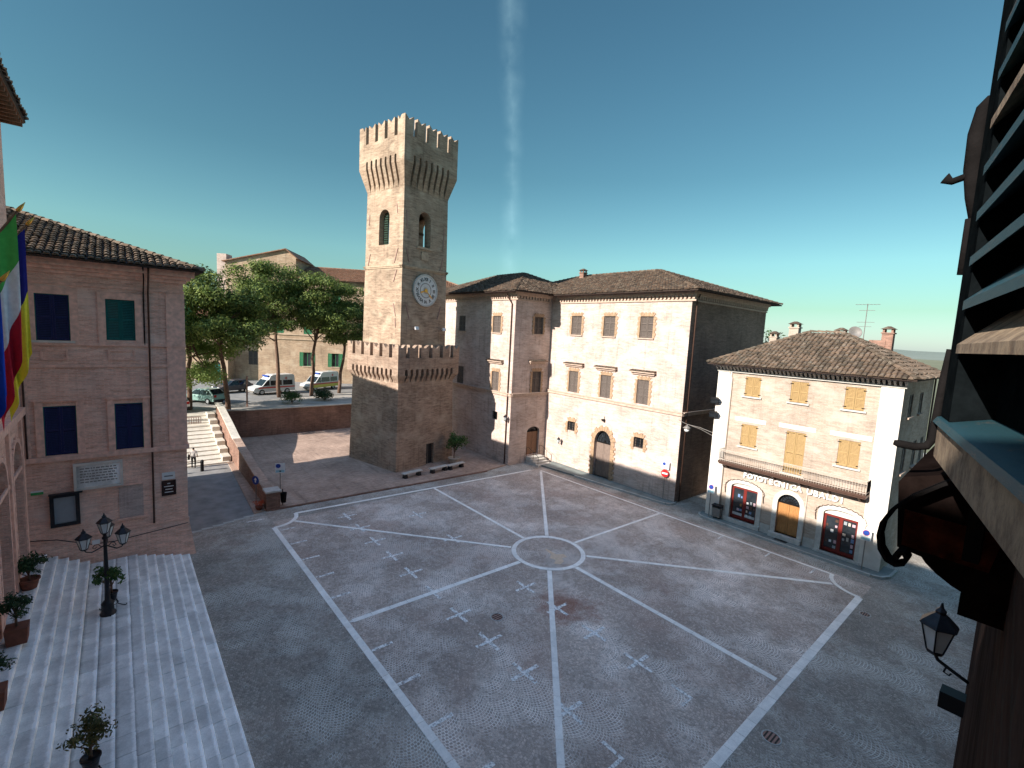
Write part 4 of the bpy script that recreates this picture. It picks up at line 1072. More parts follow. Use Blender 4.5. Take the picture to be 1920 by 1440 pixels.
# TV aerial and dish
b = MB(); b.tube([(8.9, 6.5, 12.6), (8.9, 6.5, 15.75)], .025, 6)
for z, L in ((15.7, .7), (15.3, .45), (14.5, .5), (14.2, .35)): b.tube([(8.9-L, 6.5, z), (8.9+L, 6.5, z)], .014, 5)
for k in range(7): b.tube([(8.3+.2*k, 6.25, 15.7), (8.3+.2*k, 6.75, 15.7)], .008, 4)
b.build('tv_aerial', M['pipe_grey'], SH)
b = MB(); b.lathe([(.02, 0), (.2, .02), (.36, .08), (.42, .13), (.40, .13), (.2, .045), (.02, .02)], 18); dsh = b.build('satellite_dish', M['pipe_grey'], SH, True); dsh.location = (8.45, 6.1, 13.75); dsh.rotation_euler = (R(70), 0, R(35))
b = MB(); b.tube([(8.45, 6.15, 12.7), (8.45, 6.15, 13.75)], .02, 6); b.build('dish_mast', M['pipe_grey'], SH)

# ================================================================== LEFT BRICK BUILDING (faces -Y)
LB = thing('brick_townhouse', 'pink brick two storey building with blue and teal shutters left of the road', 'building', (-19, 10.82, 0))
up = [(-2.5, -1.4, 11.15, 13.18), (-.18, .88, 11.22, 13.12)]; lo = [(-2.42, -1.34, 5.95, 8.2), (.0, 1.06, 5.95, 8.2)]
nb = (-2.32, -1.42, 2.65, 4.12)
XL, XR = -14.0, 2.8
b = MB(); wall(b, XL, XR, 0, 14.75, up+lo, .22, F); b.build('wall', M['brick_pink'], LB)
FE = Face(XR, 0, R(90)); b = MB(); wall(b, 0, 14.4, 0, 14.75, [], .3, FE); b.build('wall', M['brick_pink'], LB)
b = MB(); wall(b, 0, XR-XL, 0, 14.75, [], .3, Face(XR, 14.4, R(180))); b.build('wall', M['brick_pink'], LB)
window(LB, F, *up[0], M['shutter_blue'], depth=.1, sillmat=M['plaster_white'], midrails=1)
window(LB, F, *up[1], M['shutter_teal'], depth=.1, midrails=1, sill=False)
for h in lo: window(LB, F, *h, M['shutter_blue'], depth=.1, sill=False, midrails=1)
# one side of the teal edging of the shutters
for h in (up[0], lo[0], lo[1]):
    b = MB(); fbox(b, F, h[0]+.0, h[0]+.03, .005, .03, h[2], h[3]); fbox(b, F, h[1]-.03, h[1], .005, .03, h[2], h[3]); fbox(b, F, h[0]+.03, h[1]-.03, .005, .03, h[3]-.03, h[3]); b.build('shutter_edging', M['shutter_teal'], LB)
# raised brick frames, bands and cornice
def band(f, a, c, z0, z1, p, parent, mat, nm='band'):
    b = MB(); fbox(b, f, a, c, -p, 0, z0, z1); return b.build(nm, mat, parent)
for h in up: 
    for (a, c) in ((h[0]-.28, h[0]-.002), (h[1]+.002, h[1]+.28)): band(F, a, c, h[2]-.2, h[3]+.3, .05, LB, M['trim_pink'], 'window_jamb')
    band(F, h[0]-.0, h[1]+.0, h[3]+.01, h[3]+.32, .04, LB, M['trim_pink'], 'window_head')
for h in lo:
    for (a, c) in ((h[0]-.26, h[0]-.002), (h[1]+.002, h[1]+.26)): band(F, a, c, h[2]-.02, h[3]+.22, .06, LB, M['trim_pink'], 'window_jamb')
    band(F, h[0]-.3, h[1]+.3, h[3]+.222, h[3]+.34, .1, LB, M['trim_pink'], 'window_head')
band(F, XL, XR+.1, 5.70, 5.92, .14, LB, M['trim_pink'], 'string_course')
band(F, XL, XR+.05, 10.95, 11.1, .08, LB, M['trim_pink'], 'string_course')
band(F, XL, XR+.04, 9.95, 10.08, .05, LB, M['trim_pink'], 'string_course')
band(F, XL, XR+.04, 13.62, 13.74, .06, LB, M['trim_pink'], 'cornice_band'); band(F, XL, XR+.12, 14.1, 14.26, .12, LB, M['trim_pink'], 'cornice_band'); band(F, XL, XR+.3, 14.262, 14.42, .26, LB, M['trim_pink'], 'cornice_band'); band(F, XL, XR+.45, 14.422, 14.72, .45, LB, M['trim_pink'], 'cornice_band')
band(FE, 0.05, 14.4, 14.3, 14.72, .3, LB, M['trim_pink'], 'cornice_band'); band(FE, .16, 14.4, 5.72, 5.92, .1, LB, M['trim_pink'], 'string_course')
for a, c in ((2.08, 2.8+.04), (-3.1, -2.86)): band(F, a, c, 5.93, 13.6, .045, LB, M['trim_pink'], 'pilaster')
for (a, c) in ((-2.4, -1.5), (-.15, .85)): 
    b = MB()
    for (p, q, r_, s_) in ((a, c, 10.70, 10.78), (a, c, 10.28, 10.34), (a, a+.07, 10.34, 10.70), (c-.07, c, 10.34, 10.70)): fbox(b, F, p, q, -.04, 0, r_, s_)
    b.build('apron_panel', M['trim_pink'], LB)
# battered plinth
b = MB(); b.hull8([(XL, -.28, 0), (XR+.28, -.28, 0), (XR+.28, .0, 0), (XL, 0, 0)], [(XL, -.02, 1.9), (XR+.02, -.02, 1.9), (XR+.02, 0, 1.9), (XL, 0, 1.9)]); b.build('plinth', M['brick_pink'], LB)
b = MB(); fbox(b, F, XL, XR+.04, -.06, 0, 1.9, 2.0); b.build('plinth_band', M['trim_pink'], LB)
# things on the wall
def plaque():
    o = thing('stone_plaque', 'long white inscribed marble plaque with moulded frame on the pink brick wall', 'plaque', (-19.66, 10.80, 4.84))
    b = MB(); b.box(-.78, .78, -.05, 0, -.52, .52); b.build('panel', M['marble'], o); b = MB()
    for (p, q, r_, s_) in ((-.88, .88, .521, .64), (-.88, .88, -.64, -.521), (-.88, -.781, -.52, .52), (.781, .88, -.52, .52)): b.box(p, q, -.12, 0, r_, s_)
    b.build('frame', M['plaster_white'], o)
    b = MB(); rnd = random.Random(2)
    for k in range(6):
        x = -.66
        while x < .6:
            w = rnd.uniform(.05, .16); b.box(x, min(x+w, .66), -.0535, -.05, .34-.13*k, .39-.13*k); x += w+.035
    b.build('engraved_lines', M['pipe_grey'], o, kind='stuff')
plaque()
o = thing('notice_board', 'dark framed glass notice board on the brick wall beside the flags', 'notice board', (-20.87, 10.80, 3.38))
b = MB()
for (p, q, r_, s_) in ((-.5, .5, .62, .76), (-.5, .5, -.76, -.62), (-.5, -.36, -.62, .62), (.36, .5, -.62, .62)): b.box(p, q, -.14, 0, r_, s_)
b.build('frame', M['iron_lamp'], o); b = MB(); b.box(-.36, .36, -.06, 0, -.62, .62); b.build('panel', M['board_grey'], o)
b = MB(); b.box(-.52, .62, -.22, 0, .762, .80); b.build('hood', M['iron_lamp'], o)
M['blind'] = brick_mat('walled_up_brick', (.60, .47, .42), (.54, .41, .36), (.62, .52, .47), stain=.15)
b = MB(); b.box(.03, .96, -.02, 0, 2.5, 4.13); b.build('blind_window', M['blind'], LB)
band(F, .0, .99, 4.135, 4.2, .08, LB, M['trim_pink'], 'blind_window_head'); band(F, -.1, 1.1, 2.42, 2.495, .1, LB, M['trim_pink'], 'blind_window_sill')
o = thing('sign_board', 'small dark brown sign with white lines low on the corner of the brick wall', 'sign', (-17.0, 10.80, 3.72))
b = MB(); b.box(-.3, .3, -.04, 0, -.39, .39); b.build('panel', M['sign_brown'], o)
b = MB()
for k, w in enumerate((.12, .4, .3, .36)): b.box(-w/2, w/2, -.043, -.04, .22-.15*k, .26-.15*k)
b.build('printed_lines', M['white'], o, kind='stuff')
o = thing('street_name_plate', 'small white plate above the brown sign on the brick corner', 'sign', (-17.0, 10.80, 4.35)); b = MB(); b.box(-.27, .27, -.03, 0, -.19, .19); b.build('plate', M['white'], o)
b = MB(); b.box(-.18, .18, -.033, -.03, -.03, .03); b.build('printed_line', M['pipe_grey'], o)
o = thing('green_sign', 'tiny green and white plate above the notice board', 'sign', (-21.75, 10.80, 4.25)); b = MB(); b.box(-.2, .2, -.03, 0, -.02, .1); b.build('plate', M['green_sign'], o)
b = MB(); b.box(-.2, .2, -.03, 0, .102, .16); b.build('white_plate', M['white'], o)
o = tag(MB().box(-20.0, -19.72, 10.5, 10.53, 1.55, 1.75).build('wall_plate', M['white']), 'small white plate low on the brick plinth behind the street lamp', 'plate')
# cables and downpipes on the facade
pipe([F(1.42, -.55, 14.7), F(1.42, -.4, 14.3), F(1.40, -.08, 13.5), F(1.36, -.08, 2.0)], .04, M['copper'], LB)
pipe([F(1.22, -.5, 14.7), F(1.24, -.3, 14.2), F(1.22, -.06, 13.5), F(1.22, -.06, 11.0)], .025, M['iron'], LB, 'cable')
pipe([F(-3.0, -.07, 13.9), F(-2.98, -.07, 5.9)], .035, M['copper'], LB)
pipe([F(-3.3, -.1, 2.2), F(-2.2, -.18, 2.05), F(-1.0, -.24, 1.55), F(-.2, -.25, 1.5), F(1.5, -.25, 1.65), F(2.75, -.2, 1.75)], .022, M['black'], LB, 'cable')
hip_roof(LB, XL-.5, XR+.75, -.95, 15.3, 14.76, 2.8, M['tile_pale'], M['brick_old'], inset=(7, 7.6), pitch=.27)

# ================================================================== TALL BUILDING ON THE LEFT (faces +X), mostly outside the frame
TB = thing('town_hall', 'tall brick building with arched portico at the left edge', 'building', (-22.1, 0, 0), R(90))      # local x = Y, local y = -(X+22.1)
YA, YB = -16.2, 10.3
arches = [(7.75, 9.75, 1.6, 7.1, 1.0)] + [(7.75-3.4*k-0, 9.75-3.4*k, 1.6, 7.1, 1.0) for k in range(1, 7)]
b = MB(); wall(b, YA, YB, 0, 19.8, arches, .7, F); b.build('wall', M['brick_pink'], TB)
b = MB(); wall(b, 0, 12, 0, 19.8, [], .3, Face(YB, 0, R(90))); wall(b, 0, 12, 0, 19.8, [], .3, Face(YA, 12, R(-90))); wall(b, 0, YB-YA, 0, 19.8, [], .3, Face(YB, 12, R(180))); b.build('wall', M['brick_pink'], TB)
b = MB(); b.add([F(YA, 3, 0), F(YB, 3, 0), F(YB, 3, 7.4), F(YA, 3, 7.4)], [(0, 1, 2, 3)]); b.add([F(YA, .7, 7.3), F(YB, .7, 7.3), F(YB, 3, 7.3), F(YA, 3, 7.3)], [(0, 1, 2, 3)]); b.build('portico_back', M['brick_pink'], TB)
for h in arches:
    b = MB(); quoins(b, F, h[0], h[1], h[2], h[3], .22, .07, rise=1.0, n=11); b.build('arch_surround', M['trim_pink'], TB, kind='stuff')
for c in [10.02] + [7.75-.7-3.4*k for k in range(7)]: band(F, c-.2, c+.2, 1.6, 8.0, .1, TB, M['trim_pink'], 'pilaster')
band(F, YA, YB, 8.0, 8.3, .2, TB, M['trim_pink'], 'string_course'); band(F, YA, YB, 5.75, 5.9, .06, TB, M['trim_pink'], 'impost_band')
b = MB(); b.box(YB+.01, 10.815, .002, 11.5, 0, 14.7); b.build('link_wall', M['brick_pink'], TB)
# eaves with rafters
b = MB(); b.hull8([F(YA-.8, -.66, 19.95), F(YB+.0, -.66, 19.95), F(YB, 13, 19.95), F(YA-.8, 13, 19.95)], [F(YA-.8, -.66, 20.07), F(YB, -.66, 20.07), F(YB, 13, 20.07), F(YA-.8, 13, 20.07)]); ev = b.build('eave', M['wood_brown'], TB)
for k in range(30): b = MB(); x = YB-.1-.5*k; fbox(b, F, x-.06, x+.06, -.62, .1, 19.8, 19.948); b.build('rafter', M['wood_brown'], ev)
b = MB(); b.box(-27, YA-.01, .0, 12, 0, 14.29); b.hull8([(-27.3, -.4, 14.30), (YA-.01, -.4, 14.30), (YA-.01, 12.4, 14.30), (-27.3, 12.4, 14.30)], [(-27.3, 5, 16.6), (YA-.01, 5, 16.6), (YA-.01, 7, 16.6), (-27.3, 7, 16.6)]); b.build('side_wing', M['brick_pink'], TB)
hip_roof(TB, YA-.85, YB+.05, -.70, 13.05, 20.08, 2.6, M['tile_pale'], M['brick_old'])

# ================================================================== STAIRS with white slabs
ST = struct(bpy.data.objects.new('stairs', None)); C.objects.link(ST); ST.location = (-18.2, 0, 0)
def tread(x0, x1, z, ya=-9.0, yb=10.5, lmin=.8, lmax=1.7, rnd=random.Random(21), drop=.14):
    y = ya
    while y < yb-.01:
        e = min(y+rnd.uniform(lmin, lmax), yb)
        if yb-e < .35: e = yb
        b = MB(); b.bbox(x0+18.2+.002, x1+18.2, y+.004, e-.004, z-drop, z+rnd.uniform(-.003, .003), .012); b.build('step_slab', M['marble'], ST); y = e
NL = 7
for k in range(NL):
    x1 = -16.22-.355*k; tread(x1-.40, x1, .092*(k+1))
zl = .092*NL
for r_ in range(3): tread(-18.72-.46*(r_+1), -18.72-.46*r_, zl-.001, lmin=.6, lmax=1.3)
for k in range(5):
    x1 = -20.1-.355*k; tread(x1-.42, x1, zl+.175*(k+1), drop=.2)
zt_ = zl+.175*5
for r_ in range(2): tread(-21.52-.42-.7*(r_+1)+.4, -21.52-.42-.7*r_+.4, zt_-.002, lmin=.9, lmax=1.6)
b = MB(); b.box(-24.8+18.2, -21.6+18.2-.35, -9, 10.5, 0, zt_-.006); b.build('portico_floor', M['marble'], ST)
b = MB(); b.box(-22+18.2, -20.2+18.2, -9, 10.5, -.02, zl-.02); b.build('stair_core', M['kerb'], ST)

# ================================================================== BUILDING OF THE WINDOW WE LOOK FROM (faces +Y)
# local frame of the near things: x runs forward along the wall from the camera, y out from it
AW = .045
M['near_wall'] = matte(brick_mat('shade_dark_brick', (.07, .046, .038), (.045, .03, .025), (.065, .05, .042), stain=.4))  # the wall's shade is put into a near-black brick colour
M['near_iron'] = matte(plain('matt_black_iron', (.012, .011, .011), .9, 0, .3, 30, .2))
NB = thing('near_house', 'dark house wall falling away at the right edge below the open shutter', 'building', (CAM.x, CAM.y, 0), AW)
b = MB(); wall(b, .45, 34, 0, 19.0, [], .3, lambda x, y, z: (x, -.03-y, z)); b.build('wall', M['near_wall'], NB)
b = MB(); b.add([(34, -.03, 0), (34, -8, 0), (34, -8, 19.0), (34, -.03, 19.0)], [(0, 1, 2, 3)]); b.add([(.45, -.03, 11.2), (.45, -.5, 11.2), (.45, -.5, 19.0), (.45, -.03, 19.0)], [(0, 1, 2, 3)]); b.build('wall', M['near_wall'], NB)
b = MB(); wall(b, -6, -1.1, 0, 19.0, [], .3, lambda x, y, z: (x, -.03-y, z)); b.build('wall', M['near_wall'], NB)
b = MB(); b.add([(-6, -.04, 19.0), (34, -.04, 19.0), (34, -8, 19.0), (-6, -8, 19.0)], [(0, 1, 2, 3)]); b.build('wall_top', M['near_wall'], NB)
t = NT('weathered_teal_paint'); o_ = t.obj(); mp = t.n('ShaderNodeMapping'); mp.inputs['Scale'].default_value = (1, 1, 6); t.l(o_, mp.inputs[0])
nz = t.noise(mp.outputs[0], 14, 8, .75)
t.col(t.mix(t.ramp(nz, [(.56, 0.0), (.64, 1.0)]), (.008, .045, .058), (.09, .07, .055))); t.rough(.6); t.bump(nz, .7, .004); M['teal_old'] = t.m
t = NT('weathered_bare_wood'); o_ = t.obj(); mp = t.n('ShaderNodeMapping'); mp.inputs['Scale'].default_value = (1.5, 1.5, 1.0); t.l(o_, mp.inputs[0])
nz = t.noise(mp.outputs[0], 22, 8, .75)
t.col(t.mix(t.ramp(nz, [(.38, 0.0), (.62, 1.0)]), (.12, .08, .05), (.32, .24, .155))); t.rough(.85); t.bump(nz, .8, .004); M['bare_wood'] = t.m
M['shutter_frame'] = matte(wood_mat('dark_shutter_frame', (.006, .008, .009), .5, .9, 3, 3, 3, .08))
# open louvred shutter leaf
SHT = thing('open_shutter', 'open louvred shutter with flaking teal slats close by at the right edge', 'shutter', (CAM.x+.95, CAM.y+.092, CAM.z), R(13.7))
def sb(x0, x1, y0, y1, z0, z1): return MB().box(x0, x1, y0, y1, z0, z1)
LW = .62
sb(-.075, 0, -.022, .022, -.09, 1.3).build('stile', M['shutter_frame'], SHT)
sb(-LW, -LW+.08, -.022, .022, -.09, 1.3).build('stile', M['shutter_frame'], SHT)
sb(-LW+.08, -.075, -.026, -.021, -.09, 1.3).build('gap_shade_sheet', M['shutter_frame'], SHT)  # added dark sheet, stands in for the shade between the slats
z = .02; k = 0
while z < 1.25:
    b = MB(); a = -LW+.08; c = -.075
    b.hull8([(a, -.020, z+.030), (c, -.020, z+.030), (c, .026, z-.016), (a, .026, z-.016)], [(a, -.020, z+.040), (c, -.020, z+.040), (c, .026, z-.004), (a, .026, z-.004)])
    fix_normals(b.build('slat', M['teal_old'] if k % 5 else M['bare_wood'], SHT)); z += .058; k += 1
b = MB(); b.hull8([(-LW, -.03, -.152), (-.0, -.03, -.152), (-.0, .024, -.152), (-LW, .024, -.152)], [(-LW, -.03, -.092), (-.0, -.03, -.092), (-.0, .024, -.101), (-LW, .024, -.101)]); br_ = b.build('bottom_rail', M['bare_wood'], SHT)
b = MB(); b.hull8([(-LW, -.03, -.100), (.004, -.03, -.100), (.004, .030, -.100), (-LW, .030, -.100)], [(-LW, -.03, -.078), (.002, -.03, -.078), (.002, .026, -.092), (-LW, .026, -.092)]); b.build('rail_top', M['teal_old'], br_)
# latch: bent bar with knob
b = MB(); b.tube([(.010, .022, .01), (.010, .024, -.04), (.011, .026, -.128), (.010, .032, -.14), (.006, .046, -.143), (.002, .066, -.141), (.002, .072, -.140)], [.004, .0055, .006, .006, .006, .0058, .004], 10); b.build('latch', M['near_iron'], SHT, True)
b = MB(); b.tube([(.010, .020, .20), (.011, .022, .23), (.012, .026, .27), (.012, .027, .32), (.011, .024, .355), (.010, .020, .368)], [.004, .009, .011, .011, .009, .003], 10); b.tube([(.012, .03, .262), (.012, .047, .256), (.012, .056, .262)], [.005, .005, .008], 8); b.tube([(.012, .022, .20), (.012, .022, .12)], .005, 8); b.build('shutter_catch', M['near_iron'], SHT, True)
# carved timber corbel under the window and iron scroll
M['shade_timber'] = matte(wood_mat('shade_dark_timber', (.012, .008, .007), .6, .9, 2, 2, 2, .08))  # shade on the beam is put into its timber colour
CB = thing('timber_corbel', 'weathered timber beam end in a shade-dark tone with rusty red face below the shutter', 'beam', (CAM.x+1.0, CAM.y, CAM.z))
prof = [(-.05, -.165), (.05, -.170), (.155, -.205), (.160, -.215), (.150, -.325), (.118, -.330), (.112, -.338), (.098, -.350), (.078, -.362), (.06, -.369), (.055, -.372), (-.05, -.374)]
b = MB(); b.prism(prof, lambda u, v, w: (w, u+.045*w, v), 0, .42); fix_normals(b.build('beam', M['shade_timber'], CB))
b = MB(); b.prism([(.03, -.262), (.146, -.258), (.144, -.318), (.04, -.322)], lambda u, v, w: (w, u, v), -.006, -.001); M['rust_red'] = matte(plain('rusty_red_paint', (.075, .018, .009), .9, 0, .7, 40, .4)); fix_normals(b.build('painted_face', M['rust_red'], CB))
b = MB(); b.box(.02, .40, -.04, .068, -.412, -.376); b.build('moulding', M['shade_timber'], CB)
SCR = thing('iron_scroll', 'thin black wrought iron scroll bracket in front of the timber beam', 'bracket', (CAM.x+.95, CAM.y, CAM.z))
pth0 = [(.066, -.170), (.10, -.194), (.135, -.226), (.155, -.252), (.166, -.278), (.168, -.300), (.164, -.322), (.154, -.337), (.142, -.341), (.132, -.335), (.129, -.325), (.134, -.317), (.141, -.318), (.144, -.325), (.140, -.330)]
pth = []
for a, c in zip(pth0[:-1], pth0[1:]): pth += [(0, a[0]+(c[0]-a[0])*q/4, a[1]+(c[1]-a[1])*q/4) for q in range(4)]
pth.append((0, *pth0[-1])); b = MB(); vs = []
for i_, a in enumerate(pth):
    a = Vector(a); d_ = (Vector(pth[min(i_+1, len(pth)-1)])-Vector(pth[max(i_-1, 0)])).normalized(); n_ = Vector((0, -d_.z, d_.y))*.0026
    vs += [a-n_, a+n_, a+n_+Vector((.03, 0, 0)), a-n_+Vector((.03, 0, 0))]
b.add(vs, [(4*i_+q, 4*i_+(q+1) % 4, 4*i_+4+(q+1) % 4, 4*i_+4+q) for i_ in range(len(pth)-1) for q in range(4)])
fix_normals(b.build('bar', M['near_iron'], SCR))
b = MB(); b.box(.0, .03, .05, .068, -.30, -.168); b.build('back_plate', M['near_iron'], SCR)

# ================================================================== LANTERNS
def lantern(parent, x, y, z, s=1.0, name='lantern'):
    """six sided tapering street lantern standing on (x,y,z)"""
    b = MB(); n = 6
    b.lathe([(.10*s, 0), (.12*s, .03*s), (.12*s, .06*s)], n, (x, y, z)); b.lathe([(.25*s, .48*s), (.27*s, .50*s), (.24*s, .54*s), (.12*s, .66*s), (.07*s, .70*s), (.08*s, .74*s), (.03*s, .80*s), (.015*s, .88*s)], n, (x, y, z))
    for k in range(n):
        t_ = 2*math.pi*k/n; b.tube([(x+.12*s*math.cos(t_), y+.12*s*math.sin(t_), z+.05*s), (x+.235*s*math.cos(t_), y+.235*s*math.sin(t_), z+.5*s)], .012*s, 5)
    o = b.build(name, M['iron_lamp'], parent)
    b = MB(); b.lathe([(.112*s, .06*s), (.225*s, .485*s)], n, (x, y, z)); b.build('lantern_glass', M['lamp_glass'], o)
    return o
LP = thing('street_lamp', 'black cast iron street lamp with four lanterns standing on the white stairs', 'street lamp', (-19.4, 5.17, zl))
b = MB(); b.lathe([(.26, 0), (.26, .06), (.20, .12), (.19, .40), (.22, .44), (.16, .52), (.10, .60), (.085, 1.0), (.07, 1.8), (.055, 3.0), (.05, 3.2)], 14); b.build('post', M['iron_lamp'], LP, True)
b = MB(); b.lathe([(.09, 0), (.10, .05), (.06, .12), (.06, .2), (.04, .25)], 12, (0, 0, 3.1)); b.build('collar', M['iron_lamp'], LP, True)
for k in range(3):
    a = R(-35)+k*R(120); d = Vector((math.cos(a), math.sin(a), 0)); b = MB()
    b.tube([d*0+Vector((0, 0, 2.85)), d*.2+Vector((0, 0, 2.78)), d*.42+Vector((0, 0, 2.72)), d*.6+Vector((0, 0, 2.80)), d*.66+Vector((0, 0, 2.9))], .022, 6)
    b.tube([d*.12+Vector((0, 0, 2.82)), d*.22+Vector((0, 0, 2.95)), d*.34+Vector((0, 0, 2.97)), d*.4+Vector((0, 0, 2.88)), d*.33+Vector((0, 0, 2.82)), d*.27+Vector((0, 0, 2.87))], .014, 6)
    b.build('arm', M['iron_lamp'], LP, True); lantern(LP, d.x*.66, d.y*.66, 2.9, .95)
lantern(LP, 0, 0, 3.3, .95)
# wall lantern low on the near house
WL = thing('wall_lantern', 'wall lantern on an iron bracket above the street at the lower right', 'lantern', (CAM.x+9, CAM.y+.42, CAM.z-4.5))
b = MB(); b.tube([(0, -.05, -.05), (0, .12, .02), (0, .30, .10), (0, .34, .18)], .025, 8); b.tube([(0, .2, .04), (.0, .22, -.04), (0, .16, -.06), (0, .14, -.02)], .013, 6); b.build('bracket', M['iron_lamp'], WL, True); lantern(WL, 0, .34, .18, .88)
b = MB(); b.box(-.12, .12, -.06, .22, -.52, -.28); b.build('control_box', M['black'], WL)

# ================================================================== HOUSES BEHIND THE PINES
BG = thing('convent', 'long old brick building with green shutters behind the pine trees', 'building', (3.73, 62.44, 2.8), R(-33))
gt = [(.75, 2.05, 7.85, 10.1), (5.15, 6.45, 7.85, 10.1), (-3.6, -2.3, 7.85, 10.1)]; gl = [(.75, 1.9, 2.65, 4.9), (5.2, 6.3, 2.7, 4.9)]; gd = [(-7.7, -6.3, 2.55, 4.8)]
tp = [(.75, 2.05, 12.6, 14.6), (5.15, 6.45, 12.6, 14.6), (-3.6, -2.3, 12.6, 14.6), (-7.9, -6.6, 12.6, 14.6)]
b = MB(); wall(b, -11, 26, 0, 16.6, gt+gl+gd+tp, .35, F); b.build('wall', M['brick_far'], BG)
b = MB(); wall(b, 0, 14, 0, 16.6, [], .3, Face(-11, 14, R(-90))); b.build('wall', M['brick_far'], BG)
for h in gt+tp: window(BG, F, *h, M['shutter_green'], depth=.1)
for h in gl:
    w = window(BG, F, *h, M['shutter_green'], depth=.2, closed=False)
    for s, x in ((-1, h[0]), (1, h[1])):
        b = MB(); slat_leaf(b, Face(), x-.6 if s < 0 else x+.02, x-.02 if s < 0 else x+.6, h[2], h[3], -.07, pitch=.12); b.build('shutter_leaf', M['shutter_green'], w)
for h in gd: window(BG, F, *h, M['shutter_grey'], depth=.1, sill=False)
for z in (7.72, 7.0): band(F, -11, 26, z-.12, z+.1, .14, BG, M['trim_tower'], 'string_course')
hip_roof(BG, -.9, 27, -.7, 14.5, 16.6, 2.7, M['tile_red'], M['brick_old'], inset=(.5, 7), pitch=.33)
b = MB(); b.prism([(-11, 16.4), (-.45, 16.4), (-.45, 19.9), (-1.9, 21.05), (-11, 18.7)], F.fr, .0, 9); fix_normals(b.build('gable', M['brick_far'], BG))
b = MB(); under_roof(b, [F(-11.4, -.4, 18.68), F(-1.9, -.4, 21.2), F(-1.9, 9.2, 21.2), F(-11.4, 9.2, 18.68)], .14); under_roof(b, [F(-1.9, -.4, 21.2), F(-.1, -.4, 19.75), F(-.1, 9.2, 19.75), F(-1.9, 9.2, 21.2)], .14); b.build('gable_roof', M['tile_red'], BG)
b = MB(); fbox(b, F, -12.7, -11.3, 1, 3, 12, 19.9); b.build('chimney_block', M['brick_main'], BG)
AN = thing('brick_annex', 'low brick building with a teal arched door behind the green car', 'building', (-10.78, 69.48, 2.8), R(-33))
ad = (3.6, 5.0, 0, 3.1, .6)
b = MB(); wall(b, -16, 6.2, 0, 8.6, [ad, (-3.2, -2.2, .0, 2.6), (1.2, 2.0, 5.2, 6.6)], .35, F); wall(b, 0, 6, 0, 8.6, [], .3, Face(6.2, 0, R(90))); b.build('wall', M['brick_far'], AN)
b = MB(); fbox(b, F, ad[0], ad[1], .2, .28, 0, 2.5); d_ = b.build('door', M['shutter_teal'], AN); b = MB(); fbox(b, F, 4.28, 4.32, .18, .2, 0, 2.5); b.build('door_joint', M['black'], d_)
b = MB(); b.prism(arch_poly(ad[0], ad[1], 2.51, 3.1, .55), F.fr, .24, .28); b.build('fanlight', M['dark'], AN)
b = MB(); fbox(b, F, -3.2, -2.2, .2, .28, 0, 2.6); b.build('door', M['wood_grey'], AN); b = MB(); fbox(b, F, 1.2, 2.0, .2, .25, 5.2, 6.6); b.build('window', M['glass'], AN)
for x0_ in (-3.8, 2.6, 5.7): band(F, x0_, x0_+.45, 0, 8.6, .16, AN, M['trim_tower'], 'pilaster')
b = MB(); under_roof(b, [F(-16.5, -.5, 8.6), F(6.6, -.5, 8.6), F(6.6, 8, 11.0), F(-16.5, 8, 11.0)], .15); ar_ = b.build('roof', M['brick_old'], AN)
b = MB(); v0, v1 = Vector(F(-16.5, -.5, 8.66)), Vector((0, 8.5, 2.4)).normalized(); tiles_on(b, v0, (1, 0, 0), v1, [(0, 0), (23, 0), (23, 8.8), (0, 8.8)], .3); b.build('roof_tiles', M['tile_red'], ar_, kind='stuff')

# ================================================================== TREES
def leaf_cloud(clumps, per, size, rnd, flat=.6, tri=False):
    """leaf quads spread round clump centres; clumps = [(x,y,z,r)]"""
    vs = []; fs = []
    for (x, y, z, r) in clumps:
        for _ in range(int(per*r*r)):
            d = Vector((rnd.gauss(0, 1), rnd.gauss(0, 1), rnd.gauss(0.15, .9))).normalized(); q = r*rnd.uniform(.45, 1.08)
            p = Vector((x, y, z)) + Vector((d.x*q, d.y*q, d.z*q*flat))
            n = (d+Vector((rnd.uniform(-.7, .7), rnd.uniform(-.7, .7), rnd.uniform(-.3, .9)))).normalized()
            a = n.orthogonal().normalized(); a.rotate(Matrix.Rotation(rnd.uniform(0, 6.3), 3, n)); b = n.cross(a)
            l, w = size*rnd.uniform(.7, 1.4), size*rnd.uniform(.28, .5); o = len(vs)
            vs += [p-a*l*.5, p+b*w*.5, p+a*l*.5, p-b*w*.5]; fs.append((o, o+1, o+2, o+3))
    m = MB(); m.add(vs, fs); return m
def limb(mb, p, q, r0, r1, rnd, n=5, wob=.12):
    p, q = Vector(p), Vector(q); L = (q-p).length; pts = []
    for i in range(n+1):
        t_ = i/n; s_ = math.sin(t_*math.pi)*wob*L*.3; pts.append(p.lerp(q, t_)+Vector((rnd.uniform(-1, 1)*s_, rnd.uniform(-1, 1)*s_, 0)))
    mb.tube(pts, [r0+(r1-r0)*i/n for i in range(n+1)], 8)
